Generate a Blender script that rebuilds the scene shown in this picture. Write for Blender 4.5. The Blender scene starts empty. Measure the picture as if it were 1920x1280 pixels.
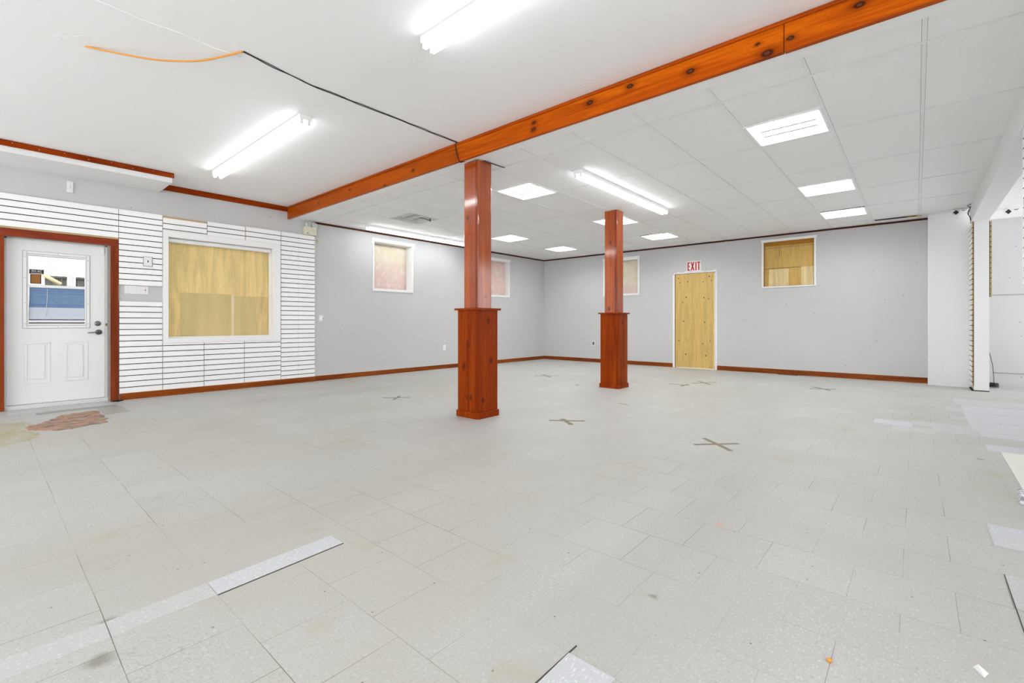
import bpy, bmesh, math, random
from mathutils import Vector, Matrix, Euler
random.seed(7)
PI = math.pi
scene = bpy.context.scene
COL = scene.collection

# ------------------------------------------------------------------ room dimensions (metres)
XW = -7.8826      # left wall
YW = 10.40        # back wall
Z = 2.763         # tiled ceiling
ZU = 2.935        # plaster ceiling
YB = 3.373        # beam front face
CELL = 0.6096
GX, GY = -2.4016, 3.8797
EYE = 1.016

# ------------------------------------------------------------------ node helpers
class NT:
    def __init__(s, name):
        m = bpy.data.materials.new(name); m.use_nodes = True
        s.m = m; s.t = m.node_tree; s.b = s.t.nodes['Principled BSDF']
        s._co = None
    def n(s, typ, **kw):
        x = s.t.nodes.new(typ)
        for k, v in kw.items(): setattr(x, k, v)
        return x
    def put(s, sock, v):
        if isinstance(v, bpy.types.NodeSocket): s.t.links.new(v, sock)
        elif isinstance(v, (tuple, list)):
            if sock.type == 'RGBA' and len(v) == 3: v = (*v, 1)
            sock.default_value = v
        else: sock.default_value = v
    def co(s):
        if s._co is None: s._co = s.n('ShaderNodeTexCoord').outputs['Object']
        return s._co
    def math(s, op, a, b=0.0, c=None, clamp=False):
        x = s.n('ShaderNodeMath', operation=op, use_clamp=clamp)
        s.put(x.inputs[0], a); s.put(x.inputs[1], b)
        if c is not None: s.put(x.inputs[2], c)
        return x.outputs[0]
    def vm(s, op, a, b=(0, 0, 0)):
        x = s.n('ShaderNodeVectorMath', operation=op)
        s.put(x.inputs[0], a); s.put(x.inputs[1], b)
        return x.outputs['Value'] if op in ('DISTANCE', 'LENGTH', 'DOT_PRODUCT') else x.outputs[0]
    def noise(s, vec, scale=5.0, detail=3.0, rough=0.5, dist=0.0, col=False):
        x = s.n('ShaderNodeTexNoise')
        s.put(x.inputs['Vector'], vec); s.put(x.inputs['Scale'], scale); s.put(x.inputs['Detail'], detail)
        s.put(x.inputs['Roughness'], rough); s.put(x.inputs['Distortion'], dist)
        return x.outputs['Color' if col else 'Fac']
    def vor(s, vec, scale=5.0, feature='F1', rnd=1.0, flat=None):
        x = s.n('ShaderNodeTexVoronoi', feature=feature)
        if flat:
            x.voronoi_dimensions = '2D'; q = s.sep(vec)
            vec = s.comb(q[0], q[1], 0) if flat == 'floor' else s.comb(s.math('ADD', q[0], q[1]), q[2], 0)
        s.put(x.inputs['Vector'], vec); s.put(x.inputs['Scale'], scale); s.put(x.inputs['Randomness'], rnd)
        return x
    def rng(s, v, a, b, c=0.0, d=1.0, smooth=True):
        x = s.n('ShaderNodeMapRange', interpolation_type='SMOOTHSTEP' if smooth else 'LINEAR')
        for i, q in enumerate((v, a, b, c, d)): s.put(x.inputs[i], q)
        return x.outputs[0]
    def mix(s, f, a, b, blend='MIX'):
        x = s.n('ShaderNodeMix', data_type='RGBA', blend_type=blend)
        s.put(x.inputs[0], f); s.put(x.inputs[6], a); s.put(x.inputs[7], b)
        return x.outputs[2]
    def sep(s, v):
        x = s.n('ShaderNodeSeparateXYZ'); s.put(x.inputs[0], v); return x.outputs
    def comb(s, a, b, c):
        x = s.n('ShaderNodeCombineXYZ')
        for i, q in enumerate((a, b, c)): s.put(x.inputs[i], q)
        return x.outputs[0]
    def bump(s, h, strength=0.3, dist=0.01):
        x = s.n('ShaderNodeBump'); s.put(x.inputs['Height'], h)
        x.inputs['Strength'].default_value = strength; x.inputs['Distance'].default_value = dist
        s.put(s.b.inputs['Normal'], x.outputs[0])
    def fin(s, col, rough=0.6, spec=0.5, metal=0.0, coat=0.0):
        s.put(s.b.inputs['Base Color'], col); s.put(s.b.inputs['Roughness'], rough)
        s.put(s.b.inputs['Specular IOR Level'], spec); s.put(s.b.inputs['Metallic'], metal)
        if coat: s.put(s.b.inputs['Coat Weight'], coat); s.b.inputs['Coat Roughness'].default_value = 0.12
        return s.m
    def blobs(s, base, pts, r, colr, scale=(1, 1, 1), soft=0.6, wob=0.0, fac=1.0):
        """marks with a shape of their own (knots, spots, stains) at given points"""
        v = s.vm('MULTIPLY', s.co(), scale)
        if wob:
            v = s.vm('ADD', v, s.vm('MULTIPLY', s.vm('SUBTRACT', s.noise(s.co(), 9, 3, .6, col=True), (.5, .5, .5)), (wob, wob, wob)))
        acc = None
        for p in pts:
            d = s.vm('DISTANCE', v, tuple(p[i] * scale[i] for i in range(3)))
            rr = r * (p[3] if len(p) > 3 else 1)
            m = s.rng(d, rr * (1 - soft), rr, fac, 0.0)
            acc = m if acc is None else s.math('MAXIMUM', acc, m)
        return s.mix(acc, base, colr)

MAT = {}
def plain(name, col, rough=0.5, spec=0.5, metal=0.0, var=0.06, vs=6.0):
    if name in MAT: return MAT[name]
    t = NT(name)
    f = t.noise(t.co(), vs, 3, .6)
    d = tuple(c * (1 - var) for c in col); u = tuple(min(1, c * (1 + var)) for c in col)
    MAT[name] = t.fin(t.mix(f, d, u), rough, spec, metal)
    return MAT[name]

def emit(name, col, st):
    t = NT(name); t.fin((.9, .9, .9), .4)
    t.put(t.b.inputs['Emission Color'], col); t.b.inputs['Emission Strength'].default_value = st
    return t.m

def painted_wall(name, col, dots=1.0):
    t = NT(name); co = t.co()
    base = t.mix(t.noise(co, .9, 4, .6), tuple(c * .965 for c in col), tuple(c * 1.03 for c in col))
    v = t.vor(co, 2.3, flat='wall'); sel = t.sep(v.outputs['Color'])
    m = t.math('MULTIPLY', t.rng(v.outputs['Distance'], .010, .022, 1, 0), t.math('GREATER_THAN', sel[0], .45))
    base = t.mix(t.math('MULTIPLY', m, .75 * dots), base, (.09, .09, .085))
    v2 = t.vor(t.vm('ADD', co, (3.3, 1.7, .4)), 3.9, flat='wall'); s2 = t.sep(v2.outputs['Color'])
    m2 = t.math('MULTIPLY', t.rng(v2.outputs['Distance'], .009, .02, 1, 0), t.math('GREATER_THAN', s2[1], .75))
    base = t.mix(t.math('MULTIPLY', m2, .8 * dots), base, (.82, .82, .8))
    sm = t.rng(t.noise(t.vm('MULTIPLY', co, (1, 1, .5)), 4.5, 5, .7), .62, .78)
    base = t.mix(t.math('MULTIPLY', sm, .12), base, (.38, .38, .37))
    t.bump(t.noise(co, 180, 2, .5), .06, .002)
    return t.fin(base, .55, .35)

def wood(name, axis, dark, mid, light, rough=.25, knots=(), kr=.022, kscale=None, coat=.0, spec=.07):
    t = NT(name); co = t.co()
    sc = [11, 11, 11]; sc[axis] = .75
    v = t.vm('MULTIPLY', co, tuple(sc))
    w = t.noise(v, 1.0, 5, .62, .8)
    fine = [160, 160, 160]; fine[axis] = 3
    g = t.noise(t.vm('MULTIPLY', co, tuple(fine)), 1.0, 3, .6)
    c = t.mix(t.rng(w, .3, .72), dark, light)
    c = t.mix(t.rng(t.noise(t.vm('MULTIPLY', co, tuple(q * .22 for q in sc)), 1.4, 3, .5), .35, .7), c, mid)
    c = t.mix(t.math('MULTIPLY', t.rng(g, .42, .7), .35), c, tuple(q * .55 for q in dark))
    if knots:
        ks = [1, 1, 1]; ks[axis] = .62
        big = tuple(ks)
        c = t.blobs(c, [(k[0], k[1], k[2], (k[3] if len(k) > 3 else 1) * 2.6) for k in knots], kr, tuple(q * .5 for q in dark), big, 1.0, .02, .75)
        c = t.blobs(c, knots, kr, (.035, .012, .006), big, .45, .008, .95)
        c = t.blobs(c, [(k[0], k[1], k[2], (k[3] if len(k) > 3 else 1) * .5) for k in knots], kr, (.12, .04, .02), big, .5)
    t.bump(g, .05, .002)
    m = t.fin(c, rough, spec, coat=coat); t.b.inputs['Coat Roughness'].default_value = .10; t.b.inputs['Coat IOR'].default_value = 1.8; return m

OR_D, OR_M, OR_L = (.30, .040, .001), (.50, .082, .0015), (.66, .142, .003)
RD_D, RD_M, RD_L = (.16, .018, .001), (.28, .034, .0015), (.37, .056, .002)

def plywood(name, col, axis=2, knots=(), kr=.012, speck=True, fig=.3):
    t = NT(name); co = t.co()
    sc = [7, 7, 7]; sc[axis] = .8
    n1 = t.noise(t.vm('MULTIPLY', co, tuple(sc)), 1.2, 4, .6, 1.8)
    fr = t.math('FRACT', t.math('MULTIPLY', n1, 9.0))
    line = t.rng(fr, .0, .22, 1, 0)
    c = t.mix(t.rng(n1, .3, .7), tuple(q * .86 for q in col), tuple(min(1, q * 1.12) for q in col))
    c = t.mix(t.math('MULTIPLY', line, fig), c, tuple(q * .62 for q in col))
    if speck:
        v = t.vor(co, 9, flat='wall'); s = t.sep(v.outputs['Color'])
        m = t.math('MULTIPLY', t.rng(v.outputs['Distance'], .035, .06, 1, 0), t.math('GREATER_THAN', s[0], .72))
        c = t.mix(t.math('MULTIPLY', m, .7), c, (.16, .08, .02))
    if knots:
        c = t.blobs(c, knots, kr, (.12, .055, .012), (1, 1, 1), .55, .006)
    return t.fin(c, .55, .35)

# ---- floor
def floor_mat():
    t = NT('vinyl_tile_floor'); co = t.co(); S = .3048
    p = t.vm('ADD', co, (-.262 + S * 60, -.2776 + S * 40, 0))
    wob = t.vm('MULTIPLY', t.vm('SUBTRACT', t.noise(co, 1.7, 2, .5, col=True), (.5, .5, .5)), (.010, .010, 0))
    br = t.n('ShaderNodeTexBrick', offset=.5, offset_frequency=2)
    t.put(br.inputs['Vector'], t.vm('ADD', p, wob))
    for k, v in (('Scale', 1.0), ('Mortar Size', .0013), ('Mortar Smooth', .3), ('Bias', 0.0), ('Brick Width', S), ('Row Height', S)):
        br.inputs[k].default_value = v
    br.inputs['Color1'].default_value = (.470, .466, .446, 1); br.inputs['Color2'].default_value = (.500, .496, .476, 1)
    br.inputs['Mortar'].default_value = (.46, .46, .445, 1)
    c = br.outputs['Color']
    # flecks of the vinyl composition
    f1 = t.noise(t.vm('MULTIPLY', co, (150, 60, 1)), 1.0, 2, .5)
    f2 = t.noise(t.vm('MULTIPLY', t.vm('ADD', co, (9.1, 4.2, 0)), (75, 170, 1)), 1.0, 2, .5)
    c = t.mix(t.math('MULTIPLY', t.rng(f1, .57, .68), .58), c, (.66, .66, .65))
    c = t.mix(t.math('MULTIPLY', t.rng(f2, .55, .68), .52), c, (.30, .305, .29))
    # yellowed wear and grime
    big = t.noise(t.vm('MULTIPLY', co, (.42, .36, 1)), 1.0, 4, .6)
    c = t.mix(t.math('MULTIPLY', t.rng(big, .40, .70), .55), c, (.455, .435, .365))
    trk = t.noise(t.vm('MULTIPLY', co, (.95, .16, 1)), 1.0, 3, .55, .6)
    c = t.mix(t.math('MULTIPLY', t.rng(trk, .50, .72), .6), c, (.42, .412, .365))
    gr = t.noise(co, 3.2, 6, .72)
    c = t.mix(t.math('MULTIPLY', t.rng(gr, .66, .82), .35), c, (.40, .35, .23))
    # joints, open in some places and worn shut in others
    vis = t.rng(t.noise(co, 1.15, 3, .6), .39, .64, .10, .95)
    c = t.mix(t.math('MULTIPLY', br.outputs['Fac'], vis), c, (.15, .125, .08))
    # scuffs and crumbs
    v = t.vor(co, 3.6, flat='floor'); s = t.sep(v.outputs['Color'])
    m = t.math('MULTIPLY', t.rng(v.outputs['Distance'], .008, .018, 1, 0), t.math('GREATER_THAN', s[0], .55))
    c = t.mix(t.math('MULTIPLY', m, .8), c, (.10, .09, .07))
    st = [(-3.495, .498, 0, .55), (-3.307, .684, 0, .45), (-3.712, 2.031, 0, 1.3), (-4.1, 2.3, 0, .9), (-2.203, 1.08, 0, .9), (-1.488, .739, 0, .9), (-.73, 1.651, 0, .45),
          (-.491, 5.42, 0, 1.4), (.393, 4.45, 0, 1.2), (-.886, 1.016, 0, .8), (-1.9, 1.17, 0, 1.0), (-1.35, 1.45, 0, .7), (-2.9, .42, 0, 1.0), (-2.5, .33, 0, .7), (-.75, 3.9, 0, 1.1)]
    c = t.blobs(c, st, .11, (.40, .36, .24), (1, 1, 0), 1.0, .26, .38)
    dk = [(.354, 4.88, 0, 1), (-.73, 1.651, 0, .7), (-1.85, .24, 0, 1.6), (-2.07, .285, 0, 1.1)]
    c = t.blobs(c, dk, .035, (.17, .16, .12), (1, 1, 0), .8, .07, .65)
    # hairline cracks by the near corner
    ed = t.vor(t.vm('ADD', co, t.vm('MULTIPLY', t.noise(co, 6, 3, .6, col=True), (.16, .16, 0))), 24, 'DISTANCE_TO_EDGE').outputs['Distance']
    near = t.rng(t.vm('DISTANCE', t.vm('MULTIPLY', co, (1, 1, 0)), (-1.72, .33, 0)), .08, .24, 1, 0)
    c = t.mix(t.math('MULTIPLY', t.math('MULTIPLY', t.rng(ed, .004, .03, 1, 0), near), .3), c, (.2, .19, .15))
    t.bump(t.math('SUBTRACT', t.math('MULTIPLY', gr, .4), br.outputs['Fac']), .12, .003)
    return t.fin(c, t.rng(big, .3, .7, .42, .6), .4)

def vct_mat(name, col, lit=.55):
    t = NT(name); co = t.co()
    f1 = t.noise(t.vm('MULTIPLY', co, (140, 60, 1)), 1.0, 2, .5)
    f2 = t.noise(t.vm('MULTIPLY', co, (80, 160, 1)), 1.0, 2, .5)
    c = t.mix(t.math('MULTIPLY', t.rng(f1, .56, .68), lit), col, (.82, .82, .82))
    c = t.mix(t.math('MULTIPLY', t.rng(f2, .58, .70), .4), c, tuple(q * .68 for q in col))
    return t.fin(c, .45, .4)

def plaster_mat():
    t = NT('ceiling_plaster'); co = t.co()
    d = t.noise(co, 1.6, 4, .6, 2.2)
    sw = t.n('ShaderNodeTexWave', wave_type='RINGS'); t.put(sw.inputs['Vector'], t.vm('ADD', co, t.vm('MULTIPLY', t.noise(co, 1.1, 3, .6, col=True), (1.6, 1.6, 0))))
    sw.inputs['Scale'].default_value = 3.5; sw.inputs['Distortion'].default_value = 5; sw.inputs['Detail'].default_value = 3
    h = t.math('MULTIPLY', sw.outputs['Fac'], t.rng(d, .5, .75))
    t.bump(t.math('ADD', h, t.math('MULTIPLY', t.noise(co, 30, 3, .5), .15)), .22, .006)
    return t.fin(t.mix(t.noise(co, .7, 3, .5), (.875, .875, .88), (.90, .90, .90)), .7, .25)

def tile_mat():
    t = NT('ceiling_tile'); co = t.co()
    pit = t.noise(co, 130, 3, .7)
    c = t.mix(t.math('MULTIPLY', t.rng(pit, .56, .72), .5), (.87, .87, .87), (.66, .66, .66))
    c = t.mix(t.math('MULTIPLY', t.rng(t.noise(co, .8, 3, .6), .5, .8), .15), c, (.80, .795, .775))
    t.bump(pit, .25, .003)
    return t.fin(c, .8, .2)

def insulation_mat(name, top):
    t = NT(name); co = t.co()
    z = t.sep(co)[2]
    n1 = t.noise(co, 4.5, 5, .65, 1.0)
    zz = t.rng(t.math('ADD', z, t.math('MULTIPLY', t.math('SUBTRACT', n1, .5), .7)), top[0], top[1])
    c = t.mix(zz, (.76, .57, .52), (.74, .68, .51))
    c = t.mix(t.rng(t.noise(co, 9, 4, .6), .45, .75), c, (.80, .73, .69))
    c = t.mix(t.math('MULTIPLY', t.rng(t.noise(co, 16, 5, .75), .60, .74), .6), c, (.60, .40, .33))
    t.bump(t.noise(co, 40, 5, .7), .6, .02)
    return t.fin(c, .95, .1)

M = {}
M['floor'] = floor_mat()
M['wall'] = painted_wall('wall_grey_paint', (.578, .576, .577))
M['wallw'] = painted_wall('wall_white_paint', (.80, .80, .80), .35)
M['plaster'] = plaster_mat()
M['tile'] = tile_mat()
M['white'] = plain('white_paint', (.88, .88, .88), .4, .4, 0, .02)
M['tbar'] = plain('ceiling_bar_white', (.82, .82, .82), .45, .4, 0, .02)
M['slat'] = plain('white_melamine', (.93, .93, .93), .3, .5, 0, .015)
M['mdf'] = plain('bare_fibreboard', (.55, .41, .22), .75, .2, 0, .15, 30)
M['slot'] = plain('fibreboard_slot', (.035, .024, .014), .9, .1, 0, .2, 30)
M['dark'] = plain('black_void', (.015, .015, .015), .8, .1)
M['black'] = plain('black_plastic', (.012, .012, .014), .35, .5)
M['metal'] = plain('satin_nickel', (.20, .195, .19), .3, .5, 1.0)
M['plastic'] = plain('white_plastic', (.82, .82, .82), .35, .5, 0, .02)
M['cream'] = plain('cream_plastic', (.72, .69, .55), .4, .4, 0, .04)
M['beam'] = wood('beam_pine', 0, OR_D, OR_M, OR_L, .28, [(-2.663, 3.353, 2.797, 1), (-2.657, 3.353, 2.856, .8), (-2.06, 3.353, 2.856, 1.1), (-1.696, 3.353, 2.872, 1),
                (-1.225, 3.353, 2.822, 1.1), (-.73, 3.353, 2.762, 1.3), (-.786, 3.353, 2.845, .5), (-.60, 3.353, 2.807, .8), (-.249, 3.353, 2.859, 1), (.1, 3.353, 2.80, .6)], .022)
M['beam2'] = wood('beam_pine_dark', 0, (.24, .036, .001), (.40, .070, .0015), (.53, .108, .002), .3, [(-4.478, 3.353, 2.808, .7), (-5.06, 3.353, 2.74, .7), (-5.9, 3.353, 2.85, .6), (-6.8, 3.353, 2.82, .6)], .022)
M['mouldx'] = wood('moulding_pine', 0, OR_D, (.30, .06, .006), OR_M, .28)
M['woody'] = wood('redwood_trim', 1, RD_D, RD_M, RD_L, .35)
M['basey'] = wood('baseboard_wood', 1, (.17, .035, .006), (.26, .058, .008), (.36, .095, .014), .35)
M['basex'] = wood('baseboard_wood_back', 0, (.16, .033, .006), (.25, .056, .008), (.35, .09, .014), .35)
M['darktrim'] = wood('shaded_ceiling_trim', 1, (.05, .012, .006), (.075, .018, .008), (.12, .028, .012), .45, coat=0)  # brown deepened in the colour for shade under the ceiling
M['shadetrimx'] = wood('shaded_ceiling_trim_back', 0, (.05, .012, .006), (.075, .018, .008), (.12, .028, .012), .45, coat=0)  # same shade-darkened brown for the back wall
M['doorwood'] = wood('door_casing_wood', 2, (.16, .026, .008), (.25, .042, .012), (.34, .07, .016), .4)
M['doorwoody'] = wood('door_head_wood', 1, (.18, .026, .012), (.27, .045, .022), (.36, .075, .02), .4)
M['tube_on'] = emit('lit_tube', (.95, .978, 1, 1), 4.6)
M['tube_on2'] = emit('lit_troffer_tube', (.95, .978, 1, 1), 18.0)
M['tube_off'] = plain('unlit_tube', (.75, .75, .74), .3)
M['reflect'] = plain('troffer_enamel', (.88, .88, .88), .35, .5, 0, .01)
M['tape'] = plain('dirty_tape', (.25, .225, .165), .8, .2, 0, .3, 40)
M['door'] = plain('door_white', (.80, .80, .805), .4, .4, 0, .03)
M['jamb'] = plain('door_jamb', (.66, .67, .65), .5, .4, 0, .08)
M['jambdark'] = plain('jamb_weathered', (.34, .30, .29), .7, .2, 0, .2, 12)
M['orangecord'] = plain('orange_cord', (.72, .30, .03), .5)
M['ply'] = plywood('window_plywood', (.80, .61, .27), 2, speck=False, fig=.12)
M['plydoor'] = plywood('door_plywood', (.63, .43, .14), 2, [(-4.068, YW, 2.014), (-3.389, YW, 2.018, 1.2), (-3.893, YW, 1.585, 1.2), (-3.507, YW, 1.559, 1.2), (-3.406, YW, 1.532), (-3.971, YW, 1.467),
                (-3.953, YW, 1.047, 1.2), (-3.733, YW, 1.094, .8), (-3.491, YW, 1.023), (-4.056, YW, .612), (-3.531, YW, .555), (-3.373, YW, .618), (-3.899, YW, .305, 1.2), (-3.468, YW, .295, 1.3),
                (-4.031, YW, 1.915), (-3.863, YW, 1.93), (-3.525, YW, 1.904), (-3.345, YW, 1.923)], .018)
M['plyold'] = plywood('old_sheathing', (.62, .40, .115), 2)
M['plypale'] = plywood('pale_plywood_patch', (.76, .61, .32), 2, speck=False)
M['plyhead'] = wood('rough_header', 0, (.36, .16, .02), (.45, .21, .03), (.52, .26, .04), .6, coat=0)
M['ins1'] = insulation_mat('pink_batt', (1.9, 2.4))
M['ins2'] = insulation_mat('pink_batt_pink', (2.5, 3.0))
M['ins3'] = insulation_mat('pink_batt_tan', (1.75, 2.1))

# ------------------------------------------------------------------ mesh helpers
def box(bm, x0, x1, y0, y1, z0, z1, bev=0.0, mi=0, seg=2):
    if x0 > x1: x0, x1 = x1, x0
    if y0 > y1: y0, y1 = y1, y0
    if z0 > z1: z0, z1 = z1, z0
    v = [bm.verts.new((x, y, z)) for z in (z0, z1) for y in (y0, y1) for x in (x0, x1)]
    fs = []
    for q in ((0, 2, 3, 1), (4, 5, 7, 6), (0, 1, 5, 4), (2, 6, 7, 3), (0, 4, 6, 2), (1, 3, 7, 5)):
        f = bm.faces.new([v[i] for i in q]); f.material_index = mi; fs.append(f)
    if bev:
        es = list({e for f in fs for e in f.edges})
        r = bmesh.ops.bevel(bm, geom=es, offset=bev, segments=seg, profile=.5, affect='EDGES')
        for f in r['faces']: f.material_index = mi
    return v
def bevel_verticals(bm, off, seg=4):
    es = [e for e in bm.edges if abs(e.verts[0].co.z - e.verts[1].co.z) > 1e-4]
    bmesh.ops.bevel(bm, geom=es, offset=off, segments=seg, profile=.5, affect='EDGES')
def tube(bm, pts, r, n=8, mi=0, cap=True):
    pts = [Vector(p) for p in pts]; rings = []
    up = None
    for i, p in enumerate(pts):
        d = (pts[min(i + 1, len(pts) - 1)] - pts[max(i - 1, 0)]).normalized()
        if up is None: up = Vector((0, 0, 1)) if abs(d.z) < .9 else Vector((1, 0, 0))
        s = d.cross(up).normalized(); up = s.cross(d).normalized()
        rings.append([bm.verts.new(p + (s * math.cos(2 * PI * k / n) + up * math.sin(2 * PI * k / n)) * r) for k in range(n)])
    for a, b in zip(rings, rings[1:]):
        for k in range(n):
            f = bm.faces.new((a[k], a[(k + 1) % n], b[(k + 1) % n], b[k])); f.material_index = mi; f.smooth = True
    if cap:
        for rg, fl in ((rings[0], 1), (rings[-1], 0)):
            f = bm.faces.new(rg[::-1] if fl else rg); f.material_index = mi
def lathe(bm, prof, c, axis='z', n=24, mi=0):
    """profile of (radius, height) round an axis through c"""
    rings = []
    for r, h in prof:
        ring = []
        for k in range(n):
            a = 2 * PI * k / n; u, w = r * math.cos(a), r * math.sin(a)
            p = {'z': (u, w, h), 'x': (h, u, w), 'y': (u, h, w)}[axis]
            ring.append(bm.verts.new(Vector(c) + Vector(p)))
        rings.append(ring)
    for a, b in zip(rings, rings[1:]):
        for k in range(n):
            f = bm.faces.new((a[k], a[(k + 1) % n], b[(k + 1) % n], b[k])); f.smooth = True; f.material_index = mi
    bm.faces.new(rings[0][::-1]).material_index = mi; bm.faces.new(rings[-1]).material_index = mi
def poly(bm, pts, z0, z1, mi=0):
    """a flat plate from an outline in x, y"""
    a = [bm.verts.new((p[0], p[1], z0)) for p in pts]; b = [bm.verts.new((p[0], p[1], z1)) for p in pts]
    n = len(pts)
    fs = [bm.faces.new(a[::-1]), bm.faces.new(b)]
    for i in range(n): fs.append(bm.faces.new((a[i], a[(i + 1) % n], b[(i + 1) % n], b[i])))
    for f in fs: f.material_index = mi
def ragged(pts, amp=.02, sub=6, seed=1):
    r = random.Random(seed); out = []
    n = len(pts)
    for i in range(n):
        a, b = pts[i], pts[(i + 1) % n]
        for k in range(sub):
            t = k / sub
            out.append((a[0] + (b[0] - a[0]) * t + r.uniform(-amp, amp), a[1] + (b[1] - a[1]) * t + r.uniform(-amp, amp)))
    return out
def obj(name, bm, mats, parent=None, loc=None, normals=True):
    if normals: bmesh.ops.recalc_face_normals(bm, faces=bm.faces)
    me = bpy.data.meshes.new(name); bm.to_mesh(me); bm.free()
    for m in (mats if isinstance(mats, (list, tuple)) else [mats]): me.materials.append(m)
    o = bpy.data.objects.new(name, me); COL.objects.link(o)
    if parent: o.parent = parent
    if loc: o.location = loc
    return o
def tag(o, label, cat, group=None, kind=None):
    o['label'] = label; o['category'] = cat
    if group: o['group'] = group
    if kind: o['kind'] = kind
    return o
def thing(name, label, cat, loc=(0, 0, 0), group=None, kind=None, rot=(0, 0, 0)):
    o = bpy.data.objects.new(name, None); COL.objects.link(o); o.empty_display_size = .1
    o.location = loc; o.rotation_euler = rot
    return tag(o, label, cat, group, kind)
def B(*boxes, bev=0.0):
    bm = bmesh.new()
    for b in boxes: box(bm, *b[:6], bev=bev, mi=b[6] if len(b) > 6 else 0)
    return bm
def struct(name, bm, m, label, cat, parent=None):
    o = obj(name, bm, m, parent)
    if parent is None: tag(o, label, cat, kind='structure')
    return o
def child(parent, name, bm, m, label=None):
    """a part whose mesh is given in world coordinates"""
    o = obj(name, bm, m, parent)
    o.matrix_parent_inverse = Matrix.Translation(-Vector(parent.location)) if parent.location.length else Matrix()
    if label: o['label'] = label
    return o
def wall_cells(axis, p0, p1, us, zs, holes):
    """wall slab made of cells between the cut lines us and zs, leaving the holes open"""
    bm = bmesh.new(); us = sorted(set(us)); zs = sorted(set(zs))
    for a, b in zip(us, us[1:]):
        z = 0; runs = []
        for c, d in zip(zs, zs[1:]):
            mu, mz = (a + b) / 2, (c + d) / 2
            if any(h[0] < mu < h[1] and h[2] < mz < h[3] for h in holes): continue
            if runs and abs(runs[-1][1] - c) < 1e-6: runs[-1][1] = d
            else: runs.append([c, d])
        for c, d in runs:
            if axis == 'x': box(bm, p0, p1, a, b, c, d)
            else: box(bm, a, b, p0, p1, c, d)
    return bm

# ------------------------------------------------------------------ shell
floor = struct('floor', B((-8.9, 3.2, -3.0, 11.4, -.12, 0)), M['floor'], 'worn pale grey vinyl tile floor of the empty shop', 'floor')

D0, D1, DZ = .135, 1.12, 2.045           # door opening
W0, W1, WZ0, WZ1 = 1.715, 3.135, .785, 2.225   # big boarded window
A0, A1, AZ0, AZ1 = 4.985, 5.874, 1.672, 2.583  # first insulated window
C0, C1 = 8.01, 8.90                        # second insulated window
hl = [(D0, D1, 0, DZ), (W0, W1, WZ0, WZ1), (A0, A1, AZ0, AZ1), (C0, C1, 1.70, 2.56)]
struct('wall_left', wall_cells('x', XW - .24, XW, [-3, D0, D1, W0, W1, A0, A1, C0, C1, 10.64], [0, DZ, WZ0, WZ1, AZ0, AZ1, 1.70, 2.56, 3.05], hl),
       M['wall'], 'grey painted wall holding the white entrance door', 'wall')
P0, P1, PZ = -4.150, -3.268, 2.115
E0, E1, EZ0, EZ1 = -2.326, -1.465, 1.738, 2.624
F0, F1 = -5.945, -5.052
hb = [(P0, P1, 0, PZ), (E0, E1, EZ0, EZ1), (F0, F1, 1.722, 2.56)]
struct('wall_back', wall_cells('y', YW, YW + .24, [XW, F0, F1, P0, P1, E0, E1, .62], [0, PZ, EZ0, EZ1, 1.722, 2.56, 3.05], hb),
       M['wall'], 'grey painted wall with the EXIT sign', 'wall')
struct('wall_pier', B((.14, .64, 10.17, YW + .02, 0, 3.0)), M['wallw'], 'plain white pier boxed out at the end of the grey wall', 'wall')
struct('wall_stub', B((.643, .803, 9.71, 10.95, .012, 2.525)), M['wallw'], 'narrow white wall stub carrying the end of the white beam', 'wall')
struct('wall_side', B((.80, 3.2, 10.88, 11.1, 0, 3.0), ), M['wall'], 'grey wall of the side room beyond the white stub', 'wall')
struct('wall_light_block', B((2.6, 2.8, 1.5, 8.2, 0, 3.0)), M['wallw'], 'unseen white wall added to limit daylight from the side', 'wall')  # unseen wall, added and cut short to balance light from the open side
struct('wall_bulkhead', B((.613, .803, 3.40, 9.95, 2.522, 3.0)), M['wallw'], 'white boxed beam running above the narrow stub', 'beam')
struct('wall_nib', B((.64, .80, 4.72, 5.30, 0, 2.522)), M['wallw'], 'white wall stub at the picture edge under the white beam', 'wall')

# plaster ceiling over the front part
struct('ceiling', B((XW - .2, 3.2, -3.0, YB + .02, ZU, ZU + .1)), M['plaster'], 'white plaster ceiling in front of the wooden beam', 'ceiling')
ceil = bpy.data.objects['ceiling']
child(ceil, 'filler_patch', (lambda bm: (poly(bm, ragged([(-4.335, .315), (-4.229, .45), (-4.30, .58), (-4.46, .54), (-4.46, .37)], .03, 5, 3), ZU - .0015, ZU + .001), bm)[1])(bmesh.new()), M['white'], 'brushed white filler patch')
bm = bmesh.new(); tube(bm, [(-3.69 + .01 * math.sin(i), .40 + i * .06, ZU) for i in range(15)], .004, 6)
child(ceil, 'joint_ridge', bm, M['white'])

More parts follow.
